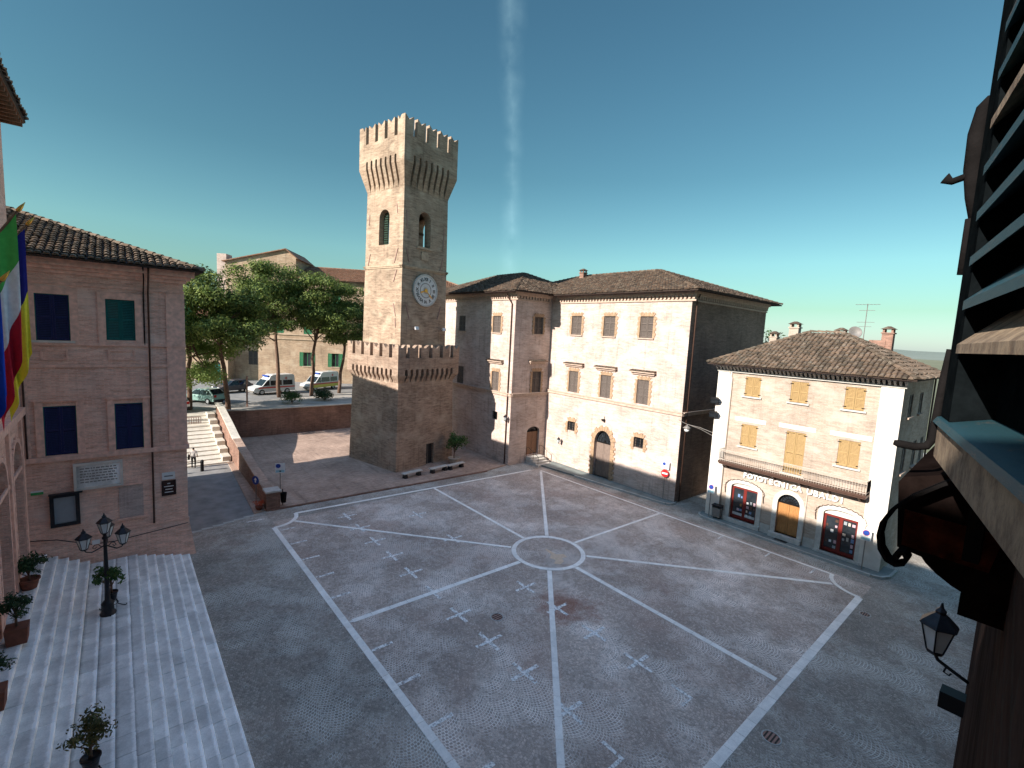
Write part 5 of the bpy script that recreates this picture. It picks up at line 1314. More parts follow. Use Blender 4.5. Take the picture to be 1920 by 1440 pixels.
def pine(x, y, z0, h, crown_r, base_frac, seed, label, lean=(0, 0), dens=150, mat=None, nclump=46, flat=.62, elong=1.0):
    rnd = random.Random(seed); o = thing('pine_tree', label, 'tree', (x, y, z0), 0, 'umbrella pines on the terrace')
    zb = h*base_frac; b = MB(); top = Vector((lean[0], lean[1], h*.80))
    limb(b, (0, 0, -.2), top, .26, .10, rnd, 8, .05)
    clumps = []
    for k in range(nclump):
        for _ in range(50):
            u = rnd.uniform(-1, 1); v = rnd.uniform(-1, 1); w_ = rnd.uniform(0, 1)
            rr = u*u+v*v
            if rr < 1 and rr + (w_*.95)**2 < 1.05 and (rr + w_*w_ > .30 or rnd.random() < .35): break
        cz_ = zb+(h-zb)*(.08+w_*.84); clumps.append((lean[0]*cz_/h+u*crown_r*elong, lean[1]*cz_/h+v*crown_r, cz_, rnd.uniform(.75, 1.25)*crown_r*.30))
    for c in rnd.sample(clumps, min(16, len(clumps))):
        f = rnd.uniform(.5, .78); limb(b, top*f, (c[0], c[1], c[2]-.2), .085, .03, rnd, 5, .25)
    b.build('trunk', M['bark'], o, True)
    leaf_cloud(clumps, dens, .34, rnd, flat).build('crown', mat or M['pine'], o)
    return o
pine(-9.9, 39.0, 2.8, 15.6, 4.9, .44, 1, 'umbrella pine with sunlit trunk at the corner of the retaining wall', (-1.0, .6), nclump=64, dens=170)
pine(-3.1, 46.4, 2.8, 17.6, 5.0, .46, 2, 'umbrella pine in front of the nearer ambulance', (-.8, 0), nclump=62, dens=170)
pine(.9, 46.6, 2.8, 17.0, 4.7, .48, 3, 'umbrella pine standing between the two ambulances', (.9, 0), nclump=56, dens=170)
pine(5.1, 48.0, 2.8, 15.6, 4.5, .44, 4, 'dark umbrella pine closest to the clock tower', (1.2, 0), nclump=54, dens=170)
pine(-13.2, 40.6, 2.8, 13.4, 4.2, .14, 5, 'bright bushy pine at the left beside the brick townhouse', (0, 0), mat=M['leaf_light'], nclump=64, dens=180)
def round_tree(name, x, y, z0, h, r, th, seed, label, mat, cat='tree', group=None, size=.3, dens=140, nclump=26, trunk=.14):
    rnd = random.Random(seed); o = thing(name, label, cat, (x, y, z0), 0, group); b = MB(); limb(b, (0, 0, -.1), (0, 0, th+r*.7), trunk, trunk*.4, rnd, 5, .05)
    cl = []
    for k in range(nclump):
        d = Vector((rnd.gauss(0, 1), rnd.gauss(0, 1), rnd.gauss(0, 1))).normalized()*rnd.uniform(.3, .78)
        cl.append((d.x*r, d.y*r, th+r+(h-th-2*r)*.5+d.z*(h-th)/2*.8, r*rnd.uniform(.32, .5)))
    for c in cl[:6]: limb(b, (0, 0, th), c[:3], trunk*.5, trunk*.15, rnd, 4, .2)
    b.build('trunk', M['bark'], o, True); leaf_cloud(cl, dens, size, rnd, .8).build('crown', mat, o); return o
round_tree('cypress_tree', 33, 2.2, 0, 16.5, 2.2, 6, 31, 'conifer top showing behind the right end of the palazzo', M['leaf_mid'], size=.4, dens=60)
round_tree('leafy_tree', -17, 36.5, 2.0, 16.0, 4.0, 5, 32, 'tree whose green top shows over the townhouse roof', M['leaf_mid'], size=.4, dens=60, nclump=36)
round_tree('hedge_bush', -3.0, 41.0, 2.8, 1.6, 1.3, .1, 33, 'low green bush at the edge of the terrace below the pines', M['leaf_mid'], 'bush', size=.25, trunk=.05)
round_tree('hedge_bush', 1.2, 42.2, 2.8, 1.5, 1.4, .1, 34, 'dark low bush on the terrace between the pines', M['leaf_dark'], 'bush', size=.25, trunk=.05)

# ================================================================== STREET FURNITURE
def bench(x, y, rz, label, L=1.7):
    o = thing('bench', label, 'bench', (x, y, .09), rz, 'stone benches in front of the tower')
    b = MB(); b.bbox(-L/2, L/2, -.22, .22, .36, .45, .02); b.build('seat', M['travertine'], o)
    for s in (-1, 1):
        b = MB(); b.hull8([(s*L*.36-.16, -.2, 0), (s*L*.36+.16, -.2, 0), (s*L*.36+.16, .2, 0), (s*L*.36-.16, .2, 0)], [(s*L*.36-.09, -.18, .358), (s*L*.36+.09, -.18, .358), (s*L*.36+.09, .18, .358), (s*L*.36-.09, .18, .358)]); b.build('leg', M['iron_lamp'], o)
bench(-.15, 16.25, .15, 'stone bench nearest the tower corner, left of the other two', 1.9)
bench(2.5, 16.35, .15, 'stone bench in front of the tower door', 1.9); bench(4.35, 16.45, .15, 'stone bench directly below the potted tree', 1.9)
def planter(name, x, y, z, label, pot, potmat, th, r, mat, seed, square=False, group=None, n=22, dens=260, size=.13, h=None):
    o = thing(name, label, 'potted plant', (x, y, z), 0, group); b = MB(); pr_, ph = pot
    if square: b.hull8([(-pr_*.85, -pr_*.85, 0), (pr_*.85, -pr_*.85, 0), (pr_*.85, pr_*.85, 0), (-pr_*.85, pr_*.85, 0)], [(-pr_, -pr_, ph), (pr_, -pr_, ph), (pr_, pr_, ph), (-pr_, pr_, ph)])
    else: b.lathe([(pr_*.68, 0), (pr_*.86, ph*.55), (pr_*.95, ph*.86), (pr_*1.06, ph*.88), (pr_*1.06, ph), (pr_*.92, ph), (pr_*.9, ph*.9), (.02, ph*.88)], 20)
    b.build('pot', potmat, o, not square)
    rnd = random.Random(seed); b = MB(); limb(b, (0, 0, ph*.8), (0, 0, ph+th+r*.6), .045, .02, rnd, 5, .06); cl = []
    for k in range(n):
        d = Vector((rnd.gauss(0, 1), rnd.gauss(0, 1), rnd.gauss(.1, .9))).normalized()*rnd.uniform(.25, .85); cl.append((d.x*r, d.y*r, ph+th+r*.85+d.z*r*.85, r*rnd.uniform(.26, .42)))
    for c in cl[:7]: limb(b, (0, 0, ph+th*.8), c[:3], .02, .008, rnd, 3, .2)
    b.build('stem', M['bark'], o, True); leaf_cloud(cl, dens/(r*r)*.9, size, rnd, .85).build('foliage', mat, o); return o
planter('potted_tree', 5.1, 17.9, .09, 'small green tree in a pale round pot at the right corner of the tower', (.55, .55), M['pot_pale'], .55, 1.15, M['leaf_mid'], 41, n=30, dens=300, size=.22)
# plants on the white stairs
def stand(o, h):
    b = MB()
    for k in range(3):
        a = k*2.1+.4; b.tube([(0, 0, h), (.16*math.cos(a), .16*math.sin(a), h*.8), (.20*math.cos(a), .20*math.sin(a), h*.4), (.34*math.cos(a), .34*math.sin(a), .08), (.46*math.cos(a), .46*math.sin(a), .0), (.5*math.cos(a), .5*math.sin(a), .06)], .018, 6)
    b.tube([(.2*math.cos(t_*math.pi/8), .2*math.sin(t_*math.pi/8), h*.62) for t_ in range(17)], .012, 5); b.build('iron_stand', M['iron'], o, True)
q = planter('stair_plant', -19.28, 5.35, zl, 'leafy plant in an iron stand at the foot of the street lamp', (.20, .34), M['iron_lamp'], .28, .55, M['leaf_mid'], 42, n=20, dens=150, size=.2, group='plants on the stairs'); stand(q, .5)
for c in q.children:
    if c.name.split('.')[0] != 'iron_stand': c.location.z += .45
q = planter('stair_plant', -19.62, -3.6, zl, 'bushy yellow tipped plant in an iron stand at the lower left', (.20, .34), M['iron_lamp'], .24, .55, M['leaf_olive'], 43, n=26, dens=260, size=.13, group='plants on the stairs'); stand(q, .55)
for c in q.children:
    if c.name.split('.')[0] != 'iron_stand': c.location.z += .5
planter('stair_plant', -21.75, 7.2, zt_, 'tall dark shrub against the portico pilaster at the top of the stairs', (.32, .4), M['terracotta'], .1, .62, M['leaf_dark'], 44, n=30, dens=300, size=.14, group='plants on the stairs')
planter('stair_plant', -21.62, 3.15, zt_, 'clipped dark ball tree in a square red pot at the left edge', (.28, .55), M['terracotta'], .35, .48, M['leaf_dark'], 45, True, n=30, dens=320, size=.11, group='plants on the stairs')
planter('stair_plant', -21.72, -.25, zt_, 'dark clipped plant cut off by the left edge below the red pot', (.28, .55), M['terracotta'], .35, .48, M['leaf_dark'], 46, True, n=30, dens=320, size=.11, group='plants on the stairs')

# signs
M['blue'] = plain('sign_blue', (.02, .06, .30), .4, bump=0, var=.05); M['red'] = plain('sign_red', (.55, .02, .02), .4, bump=0, var=.05); M['sky_sign'] = plain('sign_light_blue', (.30, .55, .62), .4, bump=0, var=.05)
def sign_frame(o, fn, w, h, z, mat, t=.02): b = MB(); b.prism([(-w/2, z-h/2), (w/2, z-h/2), (w/2, z+h/2), (-w/2, z+h/2)], fn, -t, 0); return b.build('panel', mat, o)
def sdisc(o, r, z, x, y0, y1, mat, nm, fn): b = MB(); b.prism([(x+r*math.cos(2*math.pi*k/20), z+r*math.sin(2*math.pi*k/20)) for k in range(20)], fn, y0, y1); return b.build(nm, mat, o)
FRl = lambda u, v, w: (u, w, v)
def post(o, h, r=.028): b = MB(); b.tube([(0, .02, 0), (0, .02, h)], r, 7); b.build('post', M['pipe_grey'], o)
o = thing('parking_sign', 'white sign with a blue no parking disc on a thin post beside the parapet end', 'sign', (-10.45, 16.0, .09), R(-20)); post(o, 2.5)
p = sign_frame(o, FRl, .62, .68, 2.35, M['white']); sdisc(p, .15, 2.50, -.12, -.026, -.0205, M['blue'], 'disc', FRl); sdisc(p, .155, 2.5, -.12, -.0235, -.0203, M['red'], 'disc_rim', FRl)
b = MB(); b.box(-.26, .26, -.024, -.0205, 2.05, 2.2); b.build('lower_field', M['sky_sign'], p); b = MB(); b.box(-.05, .06, -.027, -.0242, 2.08, 2.17); b.build('pictogram', M['black'], p)
o = thing('direction_sign', 'round blue traffic sign on a post against the parapet wall', 'sign', (-11.85, 16.6, .08), R(-60)); post(o, 1.8)
p = sdisc(o, .30, 1.55, 0, -.02, 0, M['blue'], 'panel', FRl); b = MB(); b.prism([(-.05, 1.4), (.05, 1.4), (.05, 1.58), (.13, 1.58), (0, 1.74), (-.13, 1.58), (-.05, 1.58)], FRl, -.025, -.0205); b.build('arrow', M['white'], p)
o = thing('no_entry_sign', 'red no entry sign below a white sign at the corner of the palazzo', 'sign', (13.7, 1.15, .13), R(-80)); post(o, 3.0)
p = sdisc(o, .30, 2.1, 0, -.03, -.01, M['red'], 'no_entry_disc', FRl); b = MB(); b.box(-.22, .22, -.035, -.0305, 2.04, 2.16); b.build('white_bar', M['white'], p)
p = sign_frame(o, FRl, .6, .6, 2.75, M['white']); sdisc(p, .13, 2.85, -.1, -.025, -.0205, M['blue'], 'disc', FRl); b = MB(); b.box(-.2, .2, -.024, -.0205, 2.52, 2.58); b.build('printed_line', M['pipe_grey'], p)
for (x, y, lab) in ((13.45, -2.75, 'parking sign on a post at the left end of the shop pavement'), (13.35, -11.9, 'no parking sign on a post at the right end of the shop pavement')):
    o = thing('parking_sign', lab, 'sign', (x, y, .13), R(-75)); post(o, 2.35); p = sign_frame(o, FRl, .48, .66, 2.05, M['white']); sdisc(p, .15, 2.18, 0, -.026, -.0205, M['blue'], 'disc', FRl); sdisc(p, .17, 2.18, 0, -.0235, -.0203, M['red'], 'disc_rim', FRl); b = MB(); b.box(-.2, .2, -.024, -.0205, 1.78, 1.92); b.build('lower_field', M['sky_sign'], p)
# bin at the shop
o = thing('litter_bin', 'grey box litter bin on the pavement left of the first shop door', 'bin', (13.62, -3.25, .13), R(-90)); b = MB(); b.hull8([(-.27, -.2, .12), (.27, -.2, .12), (.27, .2, .12), (-.27, .2, .12)], [(-.3, -.22, .78), (.3, -.22, .78), (.3, .22, .78), (-.3, .22, .78)]); b.build('body', M['pipe_grey'], o)
b = MB(); b.box(-.33, .33, -.25, .25, .92, .98); b.box(-.3, -.26, -.2, .2, .781, .919); b.box(.26, .3, -.2, .2, .781, .919); b.build('lid', M['iron_lamp'], o); b = MB(); b.box(-.2, -.14, -.1, .1, 0, .119); b.box(.14, .2, -.1, .1, 0, .119); b.build('feet', M['iron'], o)
# small things at the parapet end
o = thing('orange_flowers', 'small clump of bright orange flowers at the foot of the parapet pillar', 'flowers', (-11.95, 15.1, .08)); rnd = random.Random(6)
M['orange'] = leaf_mat('orange_petals', (.55, .08, .03), (.65, .16, .06), .2); b = MB(); b.lathe([(.16, 0), (.24, .2), (.26, .24), (.2, .22)], 14); b.build('pot', M['terracotta'], o, True)
leaf_cloud([(rnd.uniform(-.25, .25), rnd.uniform(-.2, .2), rnd.uniform(.3, .55), .2) for _ in range(9)], 900, .1, rnd, .8).build('blooms', M['orange'], o)
o = thing('litter_basket', 'dark round litter basket right of the parapet pillar', 'bin', (-10.5, 14.95, .09)); b = MB(); b.lathe([(.16, .25), (.2, .85), (.22, .9), (.19, .88), (.15, .28)], 14); b.build('basket', M['iron'], o, True); b = MB(); b.tube([(0, .24, 0), (0, .24, 1.1)], .03, 7); b.build('post', M['iron'], o)
# barrier at the road and rack on the steps
o = thing('road_barrier', 'low black bar barrier across the road by the brick corner', 'barrier', (-15.3, 26.2, 0)); b = MB(); b.tube([(-.9, 0, .75), (1.5, .15, .75)], .04, 8); b.build('bar', M['black'], o)
for x in (-.9, 1.5): b = MB(); b.lathe([(.13, 0), (.12, .7), (.14, .85), (.06, .95)], 10, (x, .07*(x+.9), 0)); b.build('bollard', M['black'], o)
o = thing('bicycle_rack', 'low rusty metal rack on the sunlit steps', 'rack', (-13.6, 35.2, 2.3)); b = MB()
for k in range(9): b.tube([(-.75+.19*k, 0, 0), (-.75+.19*k, 0, .62)], .03, 6)
b.tube([(-.8, 0, .62), (.8, 0, .62)], .035, 6); b.tube([(-.8, 0, .12), (.8, 0, .12)], .035, 6); b.build('frame', M['rust'], o)
o = tag(MB().tube([(-7.9, 40.3, 2.8), (-7.9, 40.3, 6.3)], .09, 8).build('lamp_post', M['rust']), 'slim brown post on the terrace right of the first pine trunk', 'post')

# floodlights, hanging lamp
def flood(x, y, z, rz, label, mat, s=1, pole=.5, tilt=R(30), lens='lamp_glass'):
    o = thing('floodlight', label, 'floodlight', (x, y, z), rz, 'floodlights'); b = MB(); b.tube([(0, 0, 0), (0, -pole, .05)], .025, 6); b.build('arm', M['iron'], o)
    b = MB(); b.hull8([(-.22*s, -.1*s, -.16*s), (.22*s, -.1*s, -.16*s), (.16*s, .12*s, -.1*s), (-.16*s, .12*s, -.1*s)], [(-.22*s, -.1*s, .16*s), (.22*s, -.1*s, .16*s), (.16*s, .12*s, .1*s), (-.16*s, .12*s, .1*s)]); h = b.build('housing', mat, o); h.location = (0, -pole, .1); h.rotation_euler = (tilt, 0, 0)
    b = MB(); b.box(-.19*s, .19*s, -.108*s, -.101*s, -.13*s, .13*s); b.build('lens', M[lens], h); return o
def tower_pt(x, y, z): c, s = math.cos(.22), math.sin(.22); return (1.75+x*c-y*s, 21.96+x*s+y*c, z)
for (x, lab) in ((-1.2, 'white floodlight on the tower below the left of the clock'), (2.1, 'white floodlight on the tower near its right edge')): flood(*tower_pt(x, -2.66, 12.4), .22, lab, M['white'], .9, .35, R(-25))
flood(13.8, -2.25, 8.45, R(-70), 'upper black floodlight on the left corner of the shop house', M['black'], 1.35, .3, R(35), 'glass'); flood(13.8, -2.25, 7.45, R(-70), 'lower black floodlight on the left corner of the shop house', M['black'], 1.35, .3, R(35), 'glass')
o = thing('hanging_lamp', 'round street lamp slung on cables between palazzo and shop house', 'lamp', (13.7, -.35, 6.1)); b = MB(); b.lathe([(.02, .3), (.06, .22), (.2, .12), (.3, .02), (.28, 0), (.02, .03)], 16); b.build('shade', M['pipe_grey'], o, True); b = MB(); b.lathe([(.12, .0), (.2, -.1), (.16, -.22), (.02, -.28)], 14); b.build('globe', M['lamp_glass'], o, True)
b = MB(); b.tube([(0, 0, .3), (0, .45, .42), (0.2, .85, .5)], .02, 5); b.tube([(0, 0, .3), (0, -1.0, .25), (.2, -2.0, .0)], .02, 5); b.tube([(0, 0, .3), (.1, -1.0, .12), (.2, -2.05, -.25)], .015, 5); b.build('cable', M['pipe_grey'], o)
for (x, y, z, rz, lab) in ((9.15, 15.2, 4.3, R(-90), 'white wall lantern on the lit corner of the palazzo wing'), (13.85, 12.6, 2.2, R(-90), 'dark wall lantern on the lit facade near the palazzo corner')):
    o = thing('wall_lantern', lab, 'lantern', (x, y, z), rz); b = MB(); b.tube([(0, .1, -.1), (0, -.15, -.12), (0, -.32, -.02)], .02, 6); b.build('bracket', M['iron'], o); lantern(o, 0, -.32, 0, .75)
o = thing('alarm_box', 'small dark lamp box above the arched palazzo door', 'lamp', (13.9, 7.6, 5.2), R(-90)); b = MB(); b.hull8([(-.08, -.2, 0), (.08, -.2, 0), (.08, .05, 0), (-.08, .05, 0)], [(-.12, -.3, .22), (.12, -.3, .22), (.1, .05, .2), (-.1, .05, .2)]); b.build('housing', M['black'], o); b = MB(); b.tube([(0, 0, .2), (0, .04, .45)], .02, 5); b.build('arm', M['black'], o)

# ================================================================== VEHICLES
M['tyre'] = plain('tyre_rubber', (.02, .02, .02), .9, bump=0); M['rim'] = plain('wheel_rim', (.45, .46, .47), .35, .6, bump=0); M['carglass'] = glass_mat('car_glass', (.015, .02, .022), .05)
def paint_mat(n, c): t = NT(n); t.col(c); t.rough(.3); t.b.inputs['Coat Weight'].default_value = .5; return t.m
M['paint_green'] = paint_mat('mint_green_paint', (.22, .36, .32)); M['paint_white'] = paint_mat('white_car_paint', (.66, .67, .66)); M['paint_dark'] = paint_mat('dark_blue_paint', (.03, .035, .05)); M['paint_red'] = paint_mat('ambulance_red', (.55, .05, .04)); M['paint_yellow'] = paint_mat('ambulance_yellow', (.62, .58, .06))
M['light_red'] = plain('rear_light', (.4, .02, .02), .3, bump=0); M['headlamp'] = plain('headlamp_glass', (.6, .6, .58), .15, bump=0)
def wheel(o, x, y, r, w=.2):
    b = MB(); b.prism([(x+r*math.cos(2*math.pi*k/18), r+r*math.sin(2*math.pi*k/18)) for k in range(18)], lambda u, v, q: (u, q, v), y-w/2, y+w/2); t_ = b.build('wheel', M['tyre'], o)
    s = math.copysign(1, y); b = MB(); b.prism([(x+r*.62*math.cos(2*math.pi*k/14), r+r*.62*math.sin(2*math.pi*k/14)) for k in range(14)], lambda u, v, q: (u, q, v), y+s*w*.42, y+s*(w*.5+.012)); b.build('rim', M['rim'], t_)
def vehicle(name, label, cat, x, y, z, rz, side, glass, L, W, mat, wheels, wr, tuck=.16, extra=None, group=None, roof_z=None):
    """body: side profile (x forward +) lofted over the width with tumblehome above the belt line"""
    o = thing(name, label, cat, (x, y, z), rz, group); b = MB(); n = len(side); zmax = max(p[1] for p in side); belt = min(g[1] for gl_ in glass for g in gl_)
    def off(zv): return W/2-(.03 if zv < belt-.25 else 0)-tuck*max(0, (zv-belt)/(zmax-belt))
    vs = [(u, -off(v), v) for u, v in side]+[(u, off(v), v) for u, v in side]
    b.add(vs, [tuple(range(n)), tuple(range(2*n-1, n-1, -1))]+[(i, i+n, (i+1) % n+n, (i+1) % n) for i in range(n)])
    body = fix_normals(b.build('body', mat, o))
    bv = body.modifiers.new('bevel', 'BEVEL'); bv.width = .05; bv.segments = 2; bv.limit_method = 'ANGLE'; bv.angle_limit = R(25)
    for gl_ in glass:
        for s in (-1, 1):
            b = MB(); b.add([(u, s*(off(v)+.008), v) for u, v in gl_], [tuple(range(len(gl_)))]); b.build('side_window', M['carglass'], o)
    for wx in wheels:
        for s in (-1, 1): wheel(o, wx, s*(W/2-.11), wr)
    return o, off
def endglass(o, off, a, c, nm='windscreen', inset=.1):
    d = Vector((c[0]-a[0], 0, c[1]-a[1])); nr = Vector((d.z, 0, -d.x)).normalized()*.012
    if nr.z < 0: nr = -nr
    b = MB(); b.add([(a[0]+nr.x, -off(a[1])+inset, a[1]+nr.z), (a[0]+nr.x, off(a[1])-inset, a[1]+nr.z), (c[0]+nr.x, off(c[1])-inset, c[1]+nr.z), (c[0]+nr.x, -off(c[1])+inset, c[1]+nr.z)], [(0, 1, 2, 3)]); b.build(nm, M['carglass'], o)
def ends(o, xf, xr, W, zf, zr):
    for s in (-1, 1):
        b = MB(); b.box(xf-.06, xf+.015, s*W*.36-.14, s*W*.36+.14, zf-.08, zf+.08); b.build('headlight', M['headlamp'], o)
        b = MB(); b.box(xr-.015, xr+.05, s*W*.38-.12, s*W*.38+.12, zr-.1, zr+.12); b.build('rear_light', M['light_red'], o)
hatch = [(1.9, .30), (1.95, .55), (1.85, .72), (1.0, .88), (.35, 1.36), (.1, 1.43), (-1.2, 1.42), (-1.72, .95), (-1.85, .85), (-1.9, .45), (-1.8, .28)]
hg = [[(.85, .90), (.33, 1.30), (-.25, 1.34), (-.25, .90)], [(-.33, .90), (-.33, 1.34), (-1.0, 1.33), (-1.0, .90)], [(-1.07, .92), (-1.07, 1.32), (-1.2, 1.31), (-1.5, .96)]]
# the car stands with its left side to us, nose to the left
def hatchback(label, x, y, z, rz, mat, s=1.18, group='parked cars on the terrace'):
    o, off = vehicle('parked_car', label, 'car', x, y, z, rz, hatch, hg, 3.8, 1.6, mat, (1.2, -1.15), .29, group=group); o.scale = (s, s, s)
    endglass(o, off, (1.0, .89), (.36, 1.35)); endglass(o, off, (-1.22, 1.4), (-1.70, .97), 'rear_window'); ends(o, 1.9, -1.88, 1.6, .66, .8)
    b = MB(); b.box(1.86, 2.0, -.78, .78, .3, .46); b.build('bumper', M['black'], o); b = MB(); b.box(-1.98, -1.84, -.78, .78, .3, .46); b.build('bumper', M['black'], o); return o
CARDIR = math.atan2(46.67-43.09, -12.63+9.87)
hatchback('mint green hatchback parked on the sunlit terrace', -11.35, 45.1, 2.8, CARDIR, M['paint_green'])
hatchback('dark car behind the green hatchback, partly hidden by a pine trunk', -7.2, 53.0, 2.8, R(200), M['paint_dark'])
hatchback('white car mostly hidden behind the brick townhouse corner', -14.9, 40.9, 2.8, R(110), M['paint_white'])
van = [(2.75, .35), (2.8, .75), (2.65, .95), (1.75, 1.15), (1.0, 1.95), (.8, 2.02), (.55, 2.45), (.2, 2.6), (-2.55, 2.6), (-2.75, 2.4), (-2.8, 1.0), (-2.8, .4)]
vg = [[(1.62, 1.18), (1.05, 1.82), (.75, 1.84), (.75, 1.18)], [(.62, 1.2), (.62, 1.84), (-.9, 1.84), (-.9, 1.2)], [(-1.1, 1.2), (-1.1, 1.84), (-2.4, 1.84), (-2.4, 1.2)]]
def ambulance(label, x, y, rz, stripe2):
    o, off = vehicle('ambulance', label, 'ambulance', x, y, 2.8, rz, van, vg, 5.6, 2.0, M['paint_white'], (1.75, -1.65), .36, .14, group='ambulances under the pines')
    endglass(o, off, (1.72, 1.17), (1.02, 1.93)); ends(o, 2.75, -2.8, 2.0, .8, 1.1)
    for s in (-1, 1):
        b = MB(); b.add([(2.3, s*1.014, .86), (-2.7, s*1.014, .86), (-2.7, s*1.014, 1.04), (2.1, s*1.014, 1.04)], [(0, 1, 2, 3)]); b.build('red_stripe', M['paint_red'], o)
        if stripe2: b = MB(); b.add([(2.6, s*1.013, .42), (-2.75, s*1.013, .42), (-2.75, s*1.013, .855), (2.5, s*1.013, .855)], [(0, 1, 2, 3)]); b.build('yellow_stripe', M['paint_yellow'], o)
        b = MB(); b.box(-1.7, -1.35, s*.93-.004, s*.93+.004, 2.05, 2.15); b.box(-1.58, -1.47, s*.93-.004, s*.93+.004, 1.92, 2.28); b.build('cross_mark', M['paint_red'], o)
    b = MB(); b.box(.62, .85, -.7, .7, 2.3, 2.5); b.build('light_bar', M['blue'], o)
    b = MB(); b.box(2.76, 2.9, -.95, .95, .35, .6); b.build('bumper', M['pipe_grey'], o)
ambulance('white ambulance with a red stripe under the pines', -3.1, 50.4, R(195), False)
ambulance('white ambulance with red and yellow stripes nearer the tower', 4.1, 53.0, R(205), True)

# ================================================================== PERSON ON THE ROAD
def person(x, y, z, rz, label):
    o = thing('person', label, 'person', (x, y, z), rz)
    J = {'pel': (0, 0, .94, .125), 'sp': (0, .0, 1.15, .125), 'ch': (0, -.02, 1.36, .14), 'nk': (0, -.03, 1.52, .055), 'hd': (0, -.06, 1.62, .085), 'ht': (0, -.05, 1.74, .075),
         'lh': (.1, 0, .90, .095), 'lk': (.11, -.10, .50, .066), 'la': (.11, .06, .10, .045), 'lt': (.12, -.10, .04, .04), 'rh': (-.1, 0, .90, .095), 'rk': (-.11, -.02, .49, .066), 'ra': (-.11, .22, .12, .045), 'rt': (-.12, .10, .04, .04),
         'ls': (.19, -.01, 1.42, .06), 'le': (.25, .0, 1.15, .045), 'lw': (.24, -.16, .95, .034), 'lf': (.24, -.22, .88, .03), 'rs': (-.19, -.01, 1.42, .06), 're': (-.25, .06, 1.15, .045), 'rw': (-.26, -.10, .93, .034), 'rf': (-.26, -.15, .86, .03)}
    E_ = [('pel', 'sp'), ('sp', 'ch'), ('ch', 'nk'), ('nk', 'hd'), ('hd', 'ht'), ('pel', 'lh'), ('lh', 'lk'), ('lk', 'la'), ('la', 'lt'), ('pel', 'rh'), ('rh', 'rk'), ('rk', 'ra'), ('ra', 'rt'), ('ch', 'ls'), ('ls', 'le'), ('le', 'lw'), ('lw', 'lf'), ('ch', 'rs'), ('rs', 're'), ('re', 'rw'), ('rw', 'rf')]
    ks = list(J); me = bpy.data.meshes.new('body'); me.from_pydata([J[k][:3] for k in ks], [(ks.index(a), ks.index(b_)) for a, b_ in E_], [])
    bo = bpy.data.objects.new('body', me); C.objects.link(bo)
    sk = bo.modifiers.new('skin', 'SKIN'); bo.modifiers.new('sub', 'SUBSURF').levels = 2
    for i, k in enumerate(ks):
        me.skin_vertices[0].data[i].radius = (J[k][3], J[k][3]); me.skin_vertices[0].data[i].use_root = (k == 'pel')
    dg = bpy.context.evaluated_depsgraph_get(); m2 = bpy.data.meshes.new_from_object(bo.evaluated_get(dg)); bpy.data.objects.remove(bo)
    for mm in (M['shirt'], M['trousers'], M['skin'], M['hair'], M['black']): m2.materials.append(mm)
    for p in m2.polygons:
        c = p.center; p.use_smooth = True
        p.material_index = 3 if (c.z > 1.68 or (c.z > 1.58 and c.y > -.05)) else 2 if c.z > 1.50 else 2 if (abs(c.x) > .2 and c.z < 1.18 and c.z > .8) else 0 if c.z > .96 else 1 if c.z > .1 else 4
    bo = bpy.data.objects.new('body', m2); C.objects.link(bo); bo.parent = o
    q = tag(MB().hull8([(-.08, -.2, -.28), (.08, -.2, -.28), (.08, .2, -.28), (-.08, .2, -.28)], [(-.05, -.17, .1), (.05, -.17, .1), (.05, .17, .1), (-.05, .17, .1)]).build('shoulder_bag', M['black']), 'black bag carried by the person on the road', 'bag'); c_, s_ = math.cos(rz), math.sin(rz); q.location = (x+.32*c_, y+.32*s_, z+1.05); q.rotation_euler = (0, 0, rz)
    b = MB(); b.tube([(0, -.1, .1), (-.06, -.08, .3), (-.1, 0, .42), (-.06, .08, .3), (0, .1, .1)], .015, 6); b.build('strap', M['black'], q)
M['shirt'] = plain('white_shirt', (.66, .62, .58), .8, bump=0); M['trousers'] = plain('black_trousers', (.02, .02, .024), .85, bump=0); M['skin'] = plain('skin', (.45, .28, .2), .6, bump=0, var=.05); M['hair'] = plain('dark_hair', (.03, .02, .015), .7, bump=0)
person(-14.25, 27.6, .006, R(170), 'person in white shirt and black trousers walking up the road')

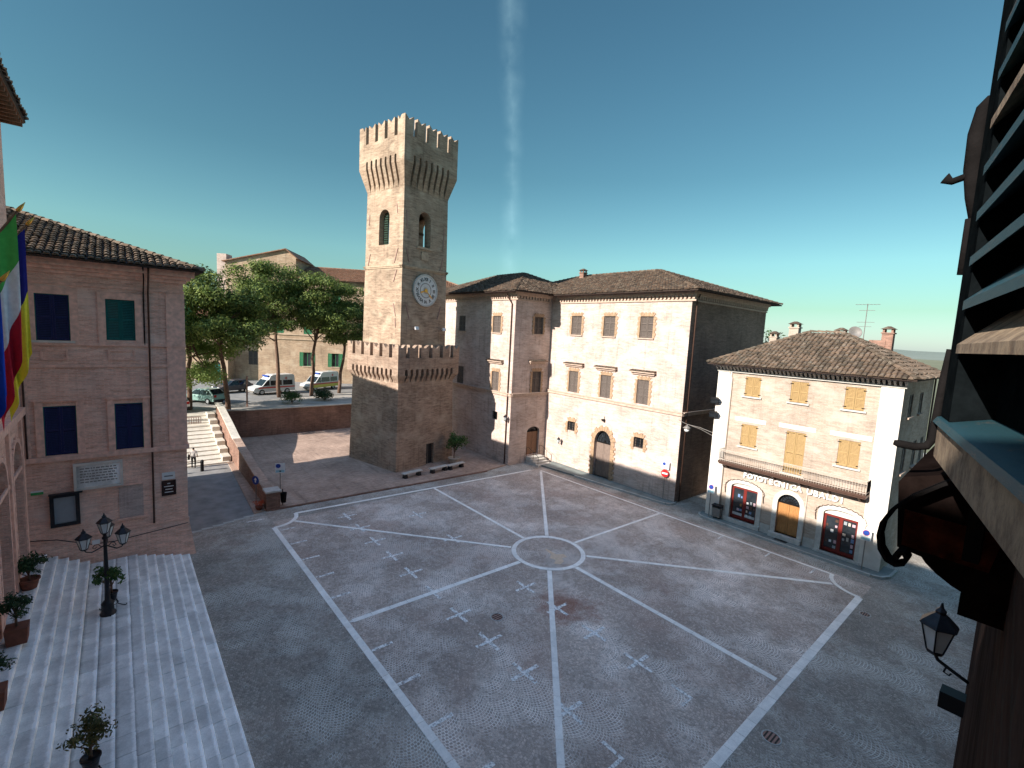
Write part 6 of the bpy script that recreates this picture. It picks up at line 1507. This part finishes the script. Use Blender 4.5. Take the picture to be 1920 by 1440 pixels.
# ================================================================== FLAGS
def flag(label, base, tip, cols, drop, wid, seed, ph=0.):
    o = thing('flag', label, 'flag', base, 0, 'flags on the left facade'); v = Vector(tip)-Vector(base)
    b = MB(); b.tube([(0, 0, 0), tuple(v)], .03, 8); b.build('pole', M['wood_brown'], o)
    b = MB(); d = v.normalized(); p = v
    b.tube([p, p+d*.08, p+d*.16, p+d*.34], [.05, .055, .045, .004], 8); b.build('finial', M['gold'], o, True)
    # cloth hangs from the outer part of the pole in folds
    n, m = 18, 24; rnd = random.Random(seed)
    for c, mat in enumerate(cols):
        b = MB(); vs = []
        for i in range(n+1):
            for j in range(m+1):
                g = (c+j/m)/len(cols); s = i/n
                top = v*(.12+.84*s)
                w_ = math.sin(s*14+ph+g*2)*.07*(.3+g)+math.sin(s*5+ph)*.06*g
                q = top + Vector((w_*.6+.10*g*(1-s), -.2*g*(s-.35)*wid, 0)) ; side = v.cross(Vector((0, 0, 1))).normalized()
                q = q + side*w_; q.z = top.z - drop*g*(1-.16*s) ; q.x += .30*g-v.x*.25*g*s
                vs.append(q)
        b.add(vs, [(i*(m+1)+j, (i+1)*(m+1)+j, (i+1)*(m+1)+j+1, i*(m+1)+j+1) for i in range(n) for j in range(m)]); cl = b.build('cloth', mat, o, True)
def cloth(n, c): t = NT(n); t.col(t.mix(1, c, t.ramp(t.noise(t.obj(), 8, 3), [(.3, .9), (.7, 1.08)]), 'MULTIPLY')); t.rough(.75); t.spec(.15); return t.m
M['fl_green'] = cloth('flag_green', (.10, .50, .10)); M['fl_white'] = cloth('flag_white', (.88, .88, .88)); M['fl_red'] = cloth('flag_red', (.55, .02, .04)); M['fl_blue'] = cloth('flag_blue', (.012, .06, .45)); M['fl_navy'] = cloth('flag_navy', (.02, .02, .20)); M['fl_yellow'] = cloth('flag_yellow', (.90, .76, .06))
flag('green white and red flag hanging from the left facade', (-22.1, 2.4, 13.4), (-20.95, 2.4, 15.35), [M['fl_green'], M['fl_white'], M['fl_red']], 4.9, .5, 1, 0)
flag('plain blue flag at the left edge in front of the tricolour flag', (-22.1, .6, 11.6), (-21.15, .6, 13.2), [M['fl_blue']], 3.6, .5, 2, 1.3)
flag('navy and yellow flag behind the tricolour flag', (-22.1, 4.2, 13.4), (-20.95, 4.2, 15.2), [M['fl_navy'], M['fl_yellow']], 4.9, .5, 3, 2.2)
